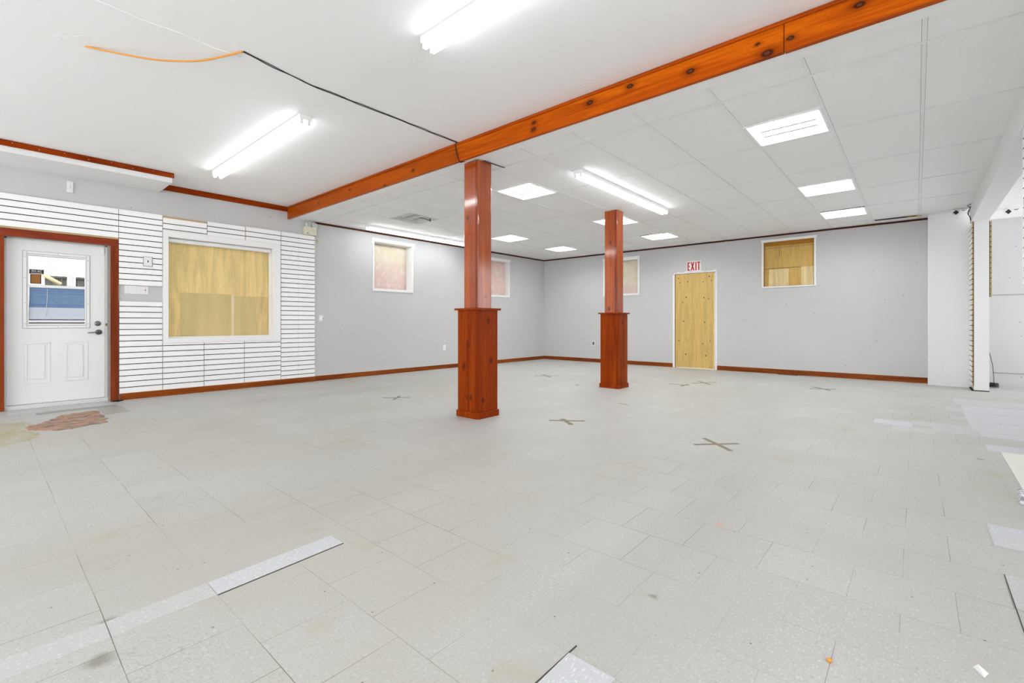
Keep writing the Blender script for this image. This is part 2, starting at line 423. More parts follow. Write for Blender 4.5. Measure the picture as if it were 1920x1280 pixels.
# tiled ceiling behind it: one mesh of tiles (their pattern), bars and light openings
trof = {'A': (2, .5), 'B': (2, 2.5), 'C': (2, 4.0), 'D': (-3, .5), 'E': (-3, 2.5), 'F': (-7, 2.5), 'G': (-7, 4.0), 'H': (-3, 4.0), 'I': (-7, .5)}
def tx(i): return GX + i * CELL
def ty(j): return GY + j * 2 * CELL
open_cells = [(tx(i), tx(i + 1), ty(j), ty(j + .5)) for i, j in trof.values()]
bm = bmesh.new()
xs = [XW] + [tx(i) for i in range(-8, 5)] + [.613]
ysl = [YB + .165, ty(0)] + [ty(j) for j in (1, 2, 3, 4, 5)] + [YW]
g = .0135
for a, b in zip(xs, xs[1:]):
    for c, d in zip(ysl, ysl[1:]):
        parts = [(c, d)]
        for o_ in open_cells:
            if abs(o_[0] - a) < .01 and abs(o_[1] - b) < .01 and c - .01 <= o_[2] and o_[3] <= d + .01:
                parts = [(p, q) for p, q in ((c, o_[2]), (o_[3], d)) if q - p > .05]
        for p, q in parts:
            lift = .0035
            gl = 0 if a == xs[0] else .0134; gr = 0 if b == xs[-1] else .0134; gb = 0 if p == ysl[0] else .0138; gt = 0 if q == ysl[-1] else .0138
            vs = [bm.verts.new((x, y, Z + lift)) for x, y in ((a + gl, p + gb), (b - gr, p + gb), (b - gr, q - gt), (a + gl, q - gt))]
            f = bm.faces.new(vs[::-1]); f.material_index = 0
            # dark gap above the tile edges
            vs = [bm.verts.new((x, y, Z + .012)) for x, y in ((a, p), (b, p), (b, q), (a, q))]
            f = bm.faces.new(vs[::-1]); f.material_index = 1
tiles = obj('ceiling', bm, [M['tile'], M['dark']], normals=False)
tag(tiles, 'white tiled ceiling with square lights behind the wooden beam', 'ceiling', kind='structure')
bm = bmesh.new(); h = .012
for x in xs[1:-1]: box(bm, x - h, x + h, YB + .165, YW, Z - .001, Z + .005)
for y in ysl[1:-1]: box(bm, XW, .613, y - h * .8, y + h * .8, Z, Z + .005)
for (a, b, c, d) in open_cells:
    for y in (c, d): box(bm, a, b, y - h * .8, y + h * .8, Z, Z + .005)
child(tiles, 'ceiling_bars', bm, M['tbar'])
struct('ceiling', B((.803, 3.2, YB, 11.1, 2.70, 2.76)), M['plaster'], 'flat white ceiling of the side room', 'ceiling')
# one tile pulled short against the back wall shows wires above
bm = B((-.54, .0, 10.02, 10.10, Z - .004, Z - .001))
child(tiles, 'open_gap', bm, M['dark'], 'dark gap at a short tile with yellow wire')
bm = bmesh.new(); tube(bm, [(-.12, 10.06, Z - .006), (-.02, 10.05, Z - .012), (.06, 10.06, Z - .006)], .008, 6)
child(tiles, 'wire', bm, plain('yellow_wire', (.6, .42, .05), .5), 'yellow wire')
# painted soffit strip under the beam
struct('trim_4', B((XW, 3.2, YB + .02, YB + .168, Z - .011, ZU)), M['white'], 'white soffit strip along the wooden beam', 'trim')

# trims along the ceiling edges and baseboards
def mould(name, bm, m, label): return struct(name, bm, m, label, 'trim')
mould('trim_1', B((XW, XW + .022, 1.60, YB - .002, 2.855, 2.935), bev=.004), M['woody'], 'red wooden trim where the plaster ceiling meets the grey wall')
mould('trim_2', B((XW, XW + .02, 3.81, YW, 2.733, 2.762), bev=.005), M['darktrim'], 'dark wooden trim, shade in its colour, under the tiles on the entrance wall')
mould('trim_3', B((XW + .02, .14, YW - .02, YW, 2.733, 2.762), bev=.005), M['shadetrimx'], 'dark wooden trim, shade in its colour, under the tiles on the EXIT wall')
def baseboard(name, m, label, segs, axis):
    prof = [(0, 0), (.016, 0), (.016, .055), (.013, .060), (.013, .075), (.008, .088), (0, .090)]
    bm = bmesh.new()
    for (a, b, base, sgn, hh) in segs:
        ends = []
        for t in (a, b):
            ends.append([bm.verts.new((base + sgn * u, t, w * hh) if axis == 'y' else (t, base + sgn * u, w * hh)) for u, w in prof])
        n = len(prof)
        for i in range(n): bm.faces.new((ends[0][i], ends[0][(i + 1) % n], ends[1][(i + 1) % n], ends[1][i]))
        bm.faces.new(ends[0][::-1]); bm.faces.new(ends[1])
    struct(name, bm, m, label, 'baseboard')
baseboard('baseboard_left', M['basey'], 'reddish wooden baseboard under the grey and slatted wall', [(1.20, 3.815, XW + .02, 1, .95), (3.815, YW, XW, 1, .95)], 'y')
baseboard('baseboard_back', M['basex'], 'reddish wooden baseboard along the EXIT wall, broken by the boarded door', [(XW, -4.20, YW, -1, 1.0), (-3.225, .14, YW, -1, 1.05)], 'x')

# ------------------------------------------------------------------ ceiling beam
beam = thing('ceiling_beam', 'long knotty orange pine beam crossing the ceiling from the entrance wall', 'beam', (XW, YB, 2.736), kind='thing')
child(beam, 'board', B((XW, -3.722, YB - .02, YB + .02, 2.736, 2.930), bev=.003), M['beam2'], 'darker end board')
child(beam, 'board', B((-3.718, -.637, YB - .02, YB + .02, 2.737, 2.930), bev=.003), M['beam'])
child(beam, 'board', B((-.633, 3.1, YB - .02, YB + .02, 2.735, 2.930), bev=.003), M['beam'])
child(beam, 'moulding', B((XW, 3.1, YB - .034, YB - .018, 2.908, 2.934), bev=.006), M['mouldx'])

# ------------------------------------------------------------------ wooden pillars
def pillar(cx, cy, top, label, knots_box, knots_shaft, seed):
    t = thing('wooden_pillar', label, 'pillar', (cx, cy, 0), kind='thing', group='wooden pillars')
    mbox = wood('pillar_box_wood_%d' % seed, 2, (.15, .014, .0006), (.26, .033, .0008), (.38, .064, .001), .35, knots_box, .018)
    msh = wood('pillar_shaft_wood_%d' % seed, 2, (.25, .032, .0006), (.40, .062, .0008), (.54, .110, .001), .3, knots_shaft, .016, coat=.85)
    def sq(h, z0, z1, r, seg=4):
        bm = B((cx - h, cx + h, cy - h, cy + h, z0, z1)); bevel_verticals(bm, r, seg); return bm
    sh = child(t, 'shaft', sq(.108, 1.17, top, .014), msh)
    child(t, 'cap', sq(.183, 1.150, 1.171, .008), mbox)
    child(t, 'pedestal', sq(.157, .0, 1.152, .014), mbox)
    bm = sq(.176, 0, .066, .035, 5)
    es = [e for e in bm.edges if all(abs(v.co.z - .066) < 1e-5 for v in e.verts)]
    bmesh.ops.bevel(bm, geom=es, offset=.009, segments=3, profile=.5, affect='EDGES')
    child(t, 'plinth', bm, mbox)
    # a narrow edge board covers the joint at the corner of the front faces
    for h_, z0, z1, m_ in ((.157, .066, 1.150, mbox), (.108, 1.171, top, msh)):
        strip_m = wood('pillar_edge_wood_%d_%d' % (seed, int(h_ * 1000)), 2, (.13, .012, .0006), (.22, .028, .0008), (.33, .055, .001), .3, coat=0 if h_ > .12 else .55)
        child(t, 'edge_board', B((cx + h_ - .036, cx + h_ - .003, cy - h_ - .0016, cy - h_ + .004, z0, z1), bev=.0012), strip_m)
    return t
p1 = pillar(-3.628, 3.587, Z + .0, 'wooden pillar right behind the ceiling beam, cable across its top', [(-3.622 , 3.43, .785, .9), (-3.68, 3.43, .542, 1), (-3.63, 3.43, .213, .6), (-3.575, 3.43, .218, .7), (-3.471, 3.59, 1.036, .8), (-3.471, 3.632, .609, .8), (-3.471, 3.509, .186, .7)],
            [(-3.675, 3.479, 2.155, .8), (-3.52, 3.6, 1.3, .5)], 1)
p2 = pillar(-3.600, 6.575, Z + .0, 'wooden pillar deeper in the room, in front of the wall with the boarded door', [(-3.443, 6.559, 1.012, .8), (-3.443, 6.60, .348, .8), (-3.443, 6.50, .12, .7), (-3.60, 6.418, .93, .3)],
            [(-3.60, 6.467, 2.27, 1), (-3.628, 6.467, 1.229, 1.1)], 2)

# ------------------------------------------------------------------ fluorescent strip lights
def strip_light(label, cx, cy, zc, length, along, copies):
    # hung flat against the ceiling
    t = thing('strip_light', label, 'ceiling light', (cx, cy, zc), rot=(0, 0, 0 if along == 'x' else PI / 2), group='long fluorescent strip lights')
    L = length / 2
    bm = B((-L, L, -.0575, .0575, -.045, 0), bev=.004)
    obj('housing', bm, M['white'], t)
    for s in (-1, 1):
        bm = bmesh.new(); tube(bm, [(-L + .022, s * .033, -.068), (-L + .06, s * .033, -.068), (L - .06, s * .033, -.068), (L - .022, s * .033, -.068)], .0185, 14)
        o = obj('tube', bm, M['tube_on'], t)
        for e in (-1, 1):
            bm = bmesh.new()
            box(bm, e * (L - .006), e * (L - .022), s * .033 - .013, s * .033 + .013, -.086, -.045, bev=.004)
            obj('lamp_holder', bm, M['plastic'], t)
    return t
strip_light('lit fluorescent strip on the plaster ceiling, seen whole, above the boarded shop window', -5.478, 1.978, ZU, 2.445, 'x', 0)
strip_light('lit fluorescent strip on the plaster ceiling, cut off by the top of the picture', -1.285, 1.995, ZU, 2.445, 'x', 0)
strip_light('lit fluorescent strip on the tiled ceiling, between the two wooden pillars', -2.926, 5.72, Z + .0034, 2.445, 'y', 0)
strip_light('lit fluorescent strip on the tiled ceiling, just above the first pink window', -7.398, 5.75, Z + .0034, 2.445, 'y', 0)

# ------------------------------------------------------------------ square recessed lights
def troffer(key, label, lit=True):
    i, j = trof[key]
    cx, cy = tx(i) + CELL / 2, ty(j) + CELL / 2
    t = thing('recessed_light', label, 'ceiling light', (cx, cy, Z), group='square recessed ceiling lights' if lit else None)
    h = CELL / 2 - .010
    bm = bmesh.new()
    rings = []
    for (rx, ry, z) in ((h, h, 0), (h, h, -.006), (h - .02, h - .02, -.006), (h - .024, h - .024, .006), (h - .09, h - .10, .095)):
        rings.append([bm.verts.new((sx * rx, sy * ry, z)) for sx, sy in ((-1, -1), (1, -1), (1, 1), (-1, 1))])
    for a, b in zip(rings, rings[1:]):
        for k in range(4): bm.faces.new((a[k], a[(k + 1) % 4], b[(k + 1) % 4], b[k]))
    bm.faces.new(rings[-1])
    obj('housing', bm, M['reflect'] if lit else plain('unlit_enamel', (.62, .62, .62), .5), t)
    ys_ = (-.13, .02, .14) if lit else (-.10, .10)
    for y in ys_:
        bm = bmesh.new(); tube(bm, [(-h + .05, y, .056), (-h + .09, y, .056), (h - .09, y, .056), (h - .05, y, .056)], .022, 14)
        obj('tube', bm, M['tube_on2'] if lit else M['tube_off'], t)
    for y in ((-.055, .085) if lit else (0,)):
        bm = bmesh.new(); tube_ = None
        box(bm, -h + .085, h - .07, y - .019, y + .019, .004, .045, bev=.004)
        obj('ballast_cover', bm, plain('ballast_grey', (.62, .62, .62), .5), t)
    for x in (-.17, .17):
        obj('latch', B((x - .012, x + .012, h - .020, h - .008, -.009, -.005)), plain('latch_grey', (.12, .12, .12), .5), t)
    if not lit:
        bm = bmesh.new(); tube(bm, [(-.05, .1, .05), (.05, .2, .02), (.08, .27, -.004)], .006, 6)
        obj('loose_wire', bm, M['black'], t)
        for q in ((.085, .272), (.17, .20)):
            bm = bmesh.new(); lathe(bm, [(.004, .012), (.015, .006), (.015, -.006), (.004, -.012)], (q[0], q[1], -.004), n=10)
            obj('dark_plug', bm, M['black'], t)
troffer('A', 'lit square ceiling light nearest the beam, in line with the boarded square window')
troffer('B', 'middle one of three lit square ceiling lights lined up with the boarded square window')
troffer('C', 'lit square ceiling light right above the boarded square window, by the open tile gap')
troffer('D', 'lit square ceiling light just behind the top of the pillar at the beam')
troffer('E', 'lit square ceiling light half hidden by the top of the farther pillar')
troffer('F', 'lit square ceiling light by the entrance wall, above the second pink window')
troffer('G', 'lit square ceiling light nearest the far corner of the room')
troffer('H', 'lit square ceiling light above the narrow window beside the farther pillar')
troffer('I', 'unlit grey square ceiling light with loose wires, near the first pink window', False)

# ------------------------------------------------------------------ slatwall panels
SP = .0765; GAP = .0100
def slat_panel(label, y0, y1, z0, z1, phase, face=XW, sgn=1, th=.02, bare_top=0.0, bare_bottom=0.0, splits=()):
    """white slotted panel standing on plane x=face, facing +x (sgn 1) or -x"""
    bm = bmesh.new()
    face += sgn * .0012; xa, xb = face, face + sgn * th
    box(bm, xa, xa + sgn * .007, y0, y1, z0, z1, mi=2)
    if bare_top: box(bm, xa, xa + sgn * .012, y0, y1, z1, z1 + bare_top, mi=1)
    if bare_bottom: box(bm, xa, xa + sgn * .012, y0, y1, z0 - bare_bottom, z0, mi=1)
    k = math.floor((z0 - phase) / SP)
    lines = [z0]
    while phase + k * SP < z1 - .004:
        if phase + k * SP > z0 + .004: lines.append(phase + k * SP)
        k += 1
    lines.append(z1)
    cuts = [y0] + list(splits) + [y1]
    for ca, cb in zip(cuts, cuts[1:]):
        for i, (a, b) in enumerate(zip(lines, lines[1:])):
            a2 = a + (GAP / 2 if i else 0); b2 = b - (GAP / 2 if i < len(lines) - 2 else 0)
            if b2 - a2 < .004: continue
            v = box(bm, xa + sgn * .004, xb, ca + (.0008 if ca != y0 else .001), cb - .001, a2, b2, mi=1)
            bm.faces.ensure_lookup_table()
            fx = [f for f in bm.faces[-6:] if abs(f.calc_center_median().x - xb) < 1e-5]
            for f in fx: f.material_index = 0
    bm.normal_update()
    for f in bm.faces:
        if f.material_index == 1 and abs(f.normal.z) > .9 and z0 + .004 < f.calc_center_median().z < z1 - .004: f.material_index = 2
    o = obj('slatwall_panel', bm, [M['slat'], M['mdf'], M['slot']])
    return tag(o, label, 'slatwall panel', 'white slatwall panels')
PH = 2.428
slat_panel('white slatwall panel above the entrance door', -1.2, 1.186, 2.125, 2.500, PH, bare_bottom=.022)
slat_panel('upper white slatwall panel between door and shop window, holding the small square switch', 1.189, 1.655, 1.515, 2.503, PH)
slat_panel('lower white slatwall panel between door and shop window, under the grey band', 1.193, 1.655, .0855, 1.297, .084)
slat_panel('short white slatwall panel above the shop window with a bare yellow top edge', 1.659, 2.188, 2.300, 2.470, PH - .035, bare_top=.028)
slat_panel('short white slatwall panel above the middle of the shop window', 2.192, 2.704, 2.300, 2.503, PH + .008)
slat_panel('short white slatwall panel above the shop window, beside the tall panel', 2.710, 3.240, 2.300, 2.510, PH + .010)
slat_panel('tall white slatwall panel between shop window and grey wall, under the emergency lamp', 3.245, 3.812, .0855, 2.510, PH + .010, splits=(3.523,))
slat_panel('low white slatwall panel under the shop window, nearest the door', 1.659, 2.148, .0855, .726, .160)
slat_panel('low white slatwall panel under the middle of the shop window', 2.152, 2.690, .0855, .726, .162)
slat_panel('low white slatwall panel under the shop window, next to the tall panel', 2.694, 3.240, .0855, .726, .163)
slat_panel('white slatwall panel seen edge on between the white pier and the narrow stub', 9.712, 10.169, .07, 2.50, PH, .6428, -1, .022)
slat_panel('white slatwall panel high on the far side of the narrow stub, brown edge showing', 9.712, 10.2, 1.395, 2.50, PH, .8032, 1, .026)
slat_panel('white slatwall panel hung high on the stub at the picture edge', 4.72, 5.30, 1.315, 2.50, PH, .6398, -1, .02)

# ------------------------------------------------------------------ entrance door (door_1)
XD = XW - .08     # face of the leaf
d1 = thing('door_1', 'white entrance door with half window and blue blind', 'door', (XW, .63, 0), kind='structure')
bm = B((XW, XW + .024, .095, .178, 0, 2.0135), (XW, XW + .024, 1.108, 1.187, .0, 2.0135), bev=.002)
child(d1, 'casing', bm, M['doorwood'])
child(d1, 'casing_head', B((XW, XW + .024, .095, 1.187, 2.014, 2.100), bev=.004), M['doorwoody'])
bm = B((XW - .2, XW + .001, D0, .175, 0, 2.045), (XW - .2, XW + .001, 1.085, D1, 0, 2.045), (XW - .2, XW + .001, D0, D1, 2.012, 2.045),
       (XD - .03, XD + .012, .175, .200, 0, 2.012, 1), (XD - .03, XD + .012, 1.063, 1.085, 0, 2.012, 1), (XD - .03, XD + .012, .175, 1.085, 2.0, 2.014, 1), (XW - .2, XW - .02, D0, D1, 0, .045, 1))
child(d1, 'jamb', bm, [M['jambdark'], M['jamb']])
# the leaf: stiles and rails round the glazed opening
LY0, LY1, LZ0, LZ1 = .202, 1.061, .05, 1.998
GY0, GY1, GZ0, GZ1 = .372, .876, 1.005, 1.818
bm = wall_cells('x', XD - .044, XD, [LY0, GY0, GY1, LY1], [LZ0, GZ0, GZ1, LZ1], [(GY0, GY1, GZ0, GZ1)])
leaf = child(d1, 'door_leaf', bm, M['door'])
def pframe(bm, x0, x1, y0, y1, z0, z1, w, bev=.002, mi=0):
    box(bm, x0, x1, y0, y1, z1 - w, z1, bev, mi); box(bm, x0, x1, y0, y1, z0, z0 + w, bev, mi)
    box(bm, x0, x1, y0, y0 + w, z0 + w, z1 - w, bev, mi); box(bm, x0, x1, y1 - w, y1, z0 + w, z1 - w, bev, mi)
bm = bmesh.new()
for (a, b) in ((.338, .560), (.680, .902)):
    pframe(bm, XD - .001, XD + .005, a, b, .287, .790, .028, .004)
    box(bm, XD - .001, XD + .006, a + .045, b - .045, .335, .742, .005)
child(d1, 'raised_panel', bm, M['door'])
bm = bmesh.new(); pframe(bm, XD - .001, XD + .012, .330, .916, .950, 1.868, .030, .004); pframe(bm, XD - .03, XD + .006, .358, .890, .985, 1.836, .018, .002)
wf = child(d1, 'glazing_frame', bm, M['plastic'])
bm = bmesh.new(); pframe(bm, XD, XD + .004, .325, .921, .945, 1.873, .005, 0); pframe(bm, XD, XD + .0125, .3595, .8865, .979, 1.839, .003, 0)
o = child(wf, 'gasket', bm, plain('gasket_grey', (.42, .42, .43), .6)); o.matrix_parent_inverse = Matrix()
for y, z in [(y, z) for y in (.36, .623, .886) for z in (.966, 1.852)] + [(y, z) for z in (1.0, 1.25, 1.55, 1.8) for y in (.346, .900)]:
    bm = bmesh.new(); lathe(bm, [(.004, .001), (.004, .003)], (XD + .011, y, z), 'x', 8)
    o = child(wf, 'screw', bm, plain('screw_grey', (.15, .15, .15), .4, .5, .8)); o.matrix_parent_inverse = Matrix()
child(d1, 'sash_rail', B((XD - .03, XD + .004, .376, .872, 1.437, 1.470), (XD - .03, XD + .006, .376, .872, 1.018, 1.044), (XD - .03, XD + .004, .376, .872, .988, 1.000), bev=.003), M['plastic'])
t = NT('door_glass'); t.fin((1, 1, 1), .02); t.b.inputs['Transmission Weight'].default_value = 1; t.b.inputs['IOR'].default_value = 1.02; t.b.inputs['Specular IOR Level'].default_value = .3
GLASS = t.m
child(d1, 'glass', B((XD - .034, XD - .031, GY0, GY1, GZ0, GZ1)), GLASS)
t = NT('blue_blind_cloth'); co = t.co(); zc = t.sep(co)[2]
wv = t.noise(t.vm('MULTIPLY', co, (1, 25, 220)), 1.0, 3, .6)
c = t.mix(t.rng(wv, .3, .7), (.15, .245, .42), (.215, .325, .50))
for zz in (1.40, 1.372, 1.235, 1.222): c = t.mix(t.rng(t.math('ABSOLUTE', t.math('SUBTRACT', zc, zz)), .0, .004, .6, 0), c, (.05, .10, .25))
c = t.mix(t.rng(zc, 1.196, 1.200, 1, 0), c, (.58, .64, .73))
BLUE = t.fin(c, .8, .2)
bl = bmesh.new()
ny, nz = 24, 30
gridv = [[bl.verts.new((XD - .022 + .003 * math.sin(j * .9 + i * .15) + .002 * math.sin(i * .8), .384 + .484 * i / ny - (.012 * (1 - j / nz) ** 2 if i == 0 else 0), 1.058 + .385 * j / nz)) for j in range(nz + 1)] for i in range(ny + 1)]
for i in range(ny):
    for j in range(nz):
        f = bl.faces.new((gridv[i][j], gridv[i + 1][j], gridv[i + 1][j + 1], gridv[i][j + 1])); f.smooth = True
blind = child(d1, 'roller_blind', bl, BLUE)
bm = bmesh.new(); tube(bm, [(XD - .014, .536, 1.43), (XD - .013, .533, 1.30), (XD - .013, .526, 1.17), (XD - .014, .522, 1.09)], .0022, 6)
child(d1, 'blind_cord', bm, M['plastic'])
child(d1, 'outer_sill', B((XD - .045, XD - .036, .38, .87, 1.0, 1.058)), plain('sill_dark', (.16, .15, .15), .6, var=.5, vs=14))
# handle and deadbolt
bm = bmesh.new(); lathe(bm, [(.032, 0), (.032, .008), (.026, .016), (.012, .018)], (XD, .993, 1.004), 'x', 24)
box(bm, XD + .016, XD + .03, .975, 1.012, .999, 1.010, .003)
child(d1, 'deadbolt', bm, M['metal'])
bm = bmesh.new(); lathe(bm, [(.034, 0), (.034, .008), (.026, .014), (.013, .016), (.011, .05), (.004, .052)], (XD, 1.003, .893), 'x', 24)
tube(bm, [(XD + .045, 1.003, .893), (XD + .05, .97, .893), (XD + .047, .93, .889), (XD + .045, .895, .886)], .008, 10)
child(d1, 'handle', bm, M['metal'])
child(d1, 'alarm_contact', B((XD, XD + .018, 1.035, 1.058, 1.90, 1.985), bev=.003), M['plastic'])
child(d1, 'strike_stain', (lambda bm: (lathe(bm, [(.02, 0), (.012, .0015)], (XW - .062, 1.085, .99), 'x', 10), bm)[1])(bmesh.new()), plain('rust_stain', (.30, .17, .05), .8))
# window stickers
def text_mesh(name, s, size, mat, parent, loc, rot, sx=1.0, extrude=.0006):
    cu = bpy.data.curves.new(name, 'FONT'); cu.body = s; cu.size = size; cu.extrude = extrude; cu.align_x = 'CENTER'; cu.align_y = 'CENTER'
    tmp = bpy.data.objects.new(name, cu); COL.objects.link(tmp)
    me = bpy.data.meshes.new_from_object(tmp.evaluated_get(bpy.context.evaluated_depsgraph_get()))
    bpy.data.objects.remove(tmp); me.materials.clear(); me.materials.append(mat)
    o = bpy.data.objects.new(name, me); COL.objects.link(o); o.parent = parent
    o.matrix_parent_inverse = Matrix.Translation(-Vector(parent.location))
    o.location = loc; o.rotation_euler = rot; o.scale = (sx, 1, 1)
    return o
stk = thing('window_sticker', 'dark strip sticker with pale lettering on the door glass', 'sticker', (XD - .03, .444, 1.628))
child(stk, 'backing', B((XD - .031, XD - .0295, .383, .506, 1.602, 1.655)), plain('sticker_dark', (.022, .012, .03), .5))
text_mesh('lettering', '-RH AC', .034, M['plastic'], stk, (XD - .0290, .441, 1.634), (PI / 2, 0, PI / 2), .86)
child(stk, 'small_print', B((XD - .0296, XD - .0292, .395, .492, 1.608, 1.6125)), M['cream'])
stk = thing('window_sticker', 'square amber sticker on the door glass below the dark strip', 'sticker', (XD - .03, .437, 1.542))
child(stk, 'backing', B((XD - .031, XD - .0295, .390, .484, 1.484, 1.598)), plain('sticker_purple', (.06, .01, .03), .5))
child(stk, 'picture', B((XD - .0296, XD - .0291, .398, .476, 1.491, 1.590)), plain('sticker_amber', (.30, .115, .008), .5, var=.55, vs=45))

# building seen through the glass
ex = thing('outside_building', 'white ribbed building front seen through the door glass', 'building', (-14, 1.0, 0))
bm = bmesh.new(); box(bm, -14.2, -14, -3, .90, 0, 4.2); box(bm, -14.2, -14, 1.245, 1.385, 0, 4.2); box(bm, -14.2, -14, .9, 1.245, 2.015, 4.2); box(bm, -14.2, -14, 1.385, 4.5, 2.015, 4.2); box(bm, -14.2, -14, 2.3, 4.5, 0, 2.1)
for k in range(60): box(bm, -14, -13.975, -2.9 + k * .12, -2.87 + k * .12, 2.02, 4.2)
for k in range(3): box(bm, -14, -13.985, 1.26 + k * .045, 1.275 + k * .045, 0, 2.02)
child(ex, 'facade', bm, plain('facade_white', (.66, .66, .65), .6, var=.05))
bm = bmesh.new(); box(bm, -14.25, -14.15, .85, 2.4, 0, 2.05)
for k in range(12): box(bm, -14.15, -14.1, .9 + k * .13, .915 + k * .13, 0, 2.0)
box(bm, -14.15, -14.05, .85, 2.4, 1.985, 2.02)
child(ex, 'opening', bm, plain('opening_grey', (.22, .215, .19), .6, var=.5, vs=9))
bm = bmesh.new(); tube(bm, [(-13.2, .72, 2.05), (-13.2, 1.08, 1.80)], .035, 8)
child(ex, 'awning_pole', bm, plain('pale_yellow', (.72, .62, .36), .6))
struct('ground', B((-30, -9.0, -12, 14, -.2, -.13)), plain('asphalt', (.22, .22, .22), .9), 'outside ground beyond the entrance door', 'ground')

# ------------------------------------------------------------------ windows
def wframe(name, label, loc, kind='structure'): return thing(name, label, 'window', loc, kind=kind)
# window_1: big shop window boarded with plywood
w = wframe('window_1', 'big white framed shop window boarded with plywood, in the slatwall', (XW, 2.4, 1.5))
xf = XW + .026
bm = B((XW, xf, 1.660, 1.724, .728, 2.298), (XW, xf, 3.122, 3.238, .728, 2.298), (XW, xf, 1.724, 3.122, 2.214, 2.298), (XW, xf, 1.724, 3.122, .728, .795), bev=.003)
child(w, 'casing', bm, M['white'])
xr = XW - .115
bm = B((xr, XW + .004, W0, 1.726, WZ0, WZ1), (xr, XW + .004, 3.120, W1, WZ0, WZ1), (xr, XW + .004, W0, W1, 2.212, WZ1), (xr, XW + .004, W0, W1, WZ0, .797))
child(w, 'jamb', bm, M['white'])
child(w, 'head_rail', B((xr + .03, xr + .075, 1.73, 3.116, 2.150, 2.205), bev=.01), M['plastic'])
child(w, 'glazing_bead', (lambda bm: (pframe(bm, xr, xr + .02, 1.726, 3.120, .797, 2.212, .018), bm)[1])(bmesh.new()), M['white'])
child(w, 'plywood_sheet', B((xr - .03, xr - .012, 1.70, 3.14, .78, 2.23)), M['ply'])
t = NT('olive_reflection'); co = t.co(); n1 = t.noise(t.vm('MULTIPLY', co, (1, 5, .7)), 1.0, 3, .5)
OLIVE = t.fin(t.mix(t.rng(n1, .35, .65), (.60, .48, .20), (.68, .53, .24)), .5)  # olive tones stand in for the room reflected in the window
child(w, 'ply_or_reflection_patch', B((xr - .013, xr - .009, 1.893, 2.552, .790, 1.452)), OLIVE, 'olive patch painted in for a reflection of the room')
child(w, 'ply_or_reflection_patch', B((xr - .013, xr - .009, 2.600, 2.900, .790, 1.430)), OLIVE, 'olive patch painted in for a reflection of the room')
child(w, 'ply_or_reflection_patch', B((xr - .013, xr - .009, 2.903, 3.110, .790, 1.436)), plywood('tan_reflection', (.69, .51, .235), 2, speck=False), 'tan patch painted in for a reflection of the room')  # tan patch belongs to the same painted reflection
child(w, 'pale_reflection_strip', B((xr - .013, xr - .008, 2.555, 2.597, .79, 1.44)), plain('pale_reflection_tone', (.80, .64, .42), .5))  # pale strip of the painted room reflection

def lumpy(bm, axis, base, u0, u1, z0, z1, amp, seed, depth=.05, n=26):
    """soft batt filling an opening, bulging towards the room"""
    from mathutils import noise as mn
    rows = []
    for i in range(n + 1):
        r = []
        for j in range(n + 1):
            u = u0 + (u1 - u0) * i / n; z = z0 + (z1 - z0) * j / n
            e = min(i, n - i, j, n - j) / n
            hgt = depth * min(1, e * 7) ** .6 + amp * mn.noise((u * 6 + seed, z * 6, 0)) + amp * .6 * mn.noise((u * 17 + seed, z * 17, 3))
            if i in (0, n) or j in (0, n): hgt = 0
            r.append(bm.verts.new((base + hgt, u, z) if axis == 'x' else (u, base - hgt, z)))
        rows.append(r)
    for i in range(n):
        for j in range(n):
            f = bm.faces.new((rows[i][j], rows[i + 1][j], rows[i + 1][j + 1], rows[i][j + 1])); f.smooth = True
def batt_window(name, label, axis, plane, u0, u1, z0, z1, mat, ears, inward, seed, cw=.030):
    """small window opening stuffed with insulation"""
    mid = (plane, (u0 + u1) / 2, (z0 + z1) / 2) if axis == 'x' else ((u0 + u1) / 2, plane, (z0 + z1) / 2)
    w = wframe(name, label, mid)
    s = 1 if axis == 'x' else -1
    def bx(a, b, c, d, e, f): return (a, b, c, d, e, f) if axis == 'x' else (c, d, a, b, e, f)
    f0, f1 = plane, plane + s * .018
    bm = B(bx(f0, f1, u0 - cw, u0, z0 - .045, z1), bx(f0, f1, u1, u1 + cw, z0 - .045, z1), bx(f0, f1, u0, u1, z0 - .045, z0), bev=.003)
    child(w, 'casing', bm, M['white'])
    bm = bmesh.new(); box(bm, *bx(f0, f1 + s * .01, u0 - cw - ears, u1 + cw + ears, z1 - .0, z1 + .062), bev=.006)
    if ears > .03:
        box(bm, *bx(f0, f1 + s * .004, u0 - cw - ears, u0 - .004, z1 - .052, z1), bev=.004); box(bm, *bx(f0, f1 + s * .004, u1 + .004, u1 + cw + ears, z1 - .052, z1), bev=.004)
    child(w, 'head_casing', bm, M['white'])
    dp = plane - s * inward
    bm = B(bx(dp, f0 + s * .002, u0 - .003, u0 + .006, z0, z1), bx(dp, f0 + s * .002, u1 - .006, u1 + .003, z0, z1), bx(dp, f0 + s * .002, u0, u1, z1 - .006, z1 + .003), bx(dp, f0 + s * .002, u0, u1, z0 - .003, z0 + .006))
    child(w, 'reveal', bm, M['white'])
    bm = bmesh.new(); lumpy(bm, axis, dp + s * .004, u0 + .004, u1 - .004, z0 + .004, z1 - .004, .016, seed)
    child(w, 'insulation', bm, mat, 'pink insulation batt')
    return w
batt_window('window_2', 'small window stuffed with pink insulation, nearest the slatwall', 'x', XW, A0, A1, AZ0, AZ1, M['ins1'], .034, .19, 1.3)
batt_window('window_3', 'small window stuffed with pink insulation, partly behind the near pillar', 'x', XW, C0, C1, 1.70, 2.56, M['ins2'], .02, .14, 5.1)
w4 = batt_window('window_4', 'small window stuffed with insulation, partly behind the farther pillar', 'y', YW, F0, F1, 1.722, 2.56, M['ins3'], .012, .06, 9.7, .046)
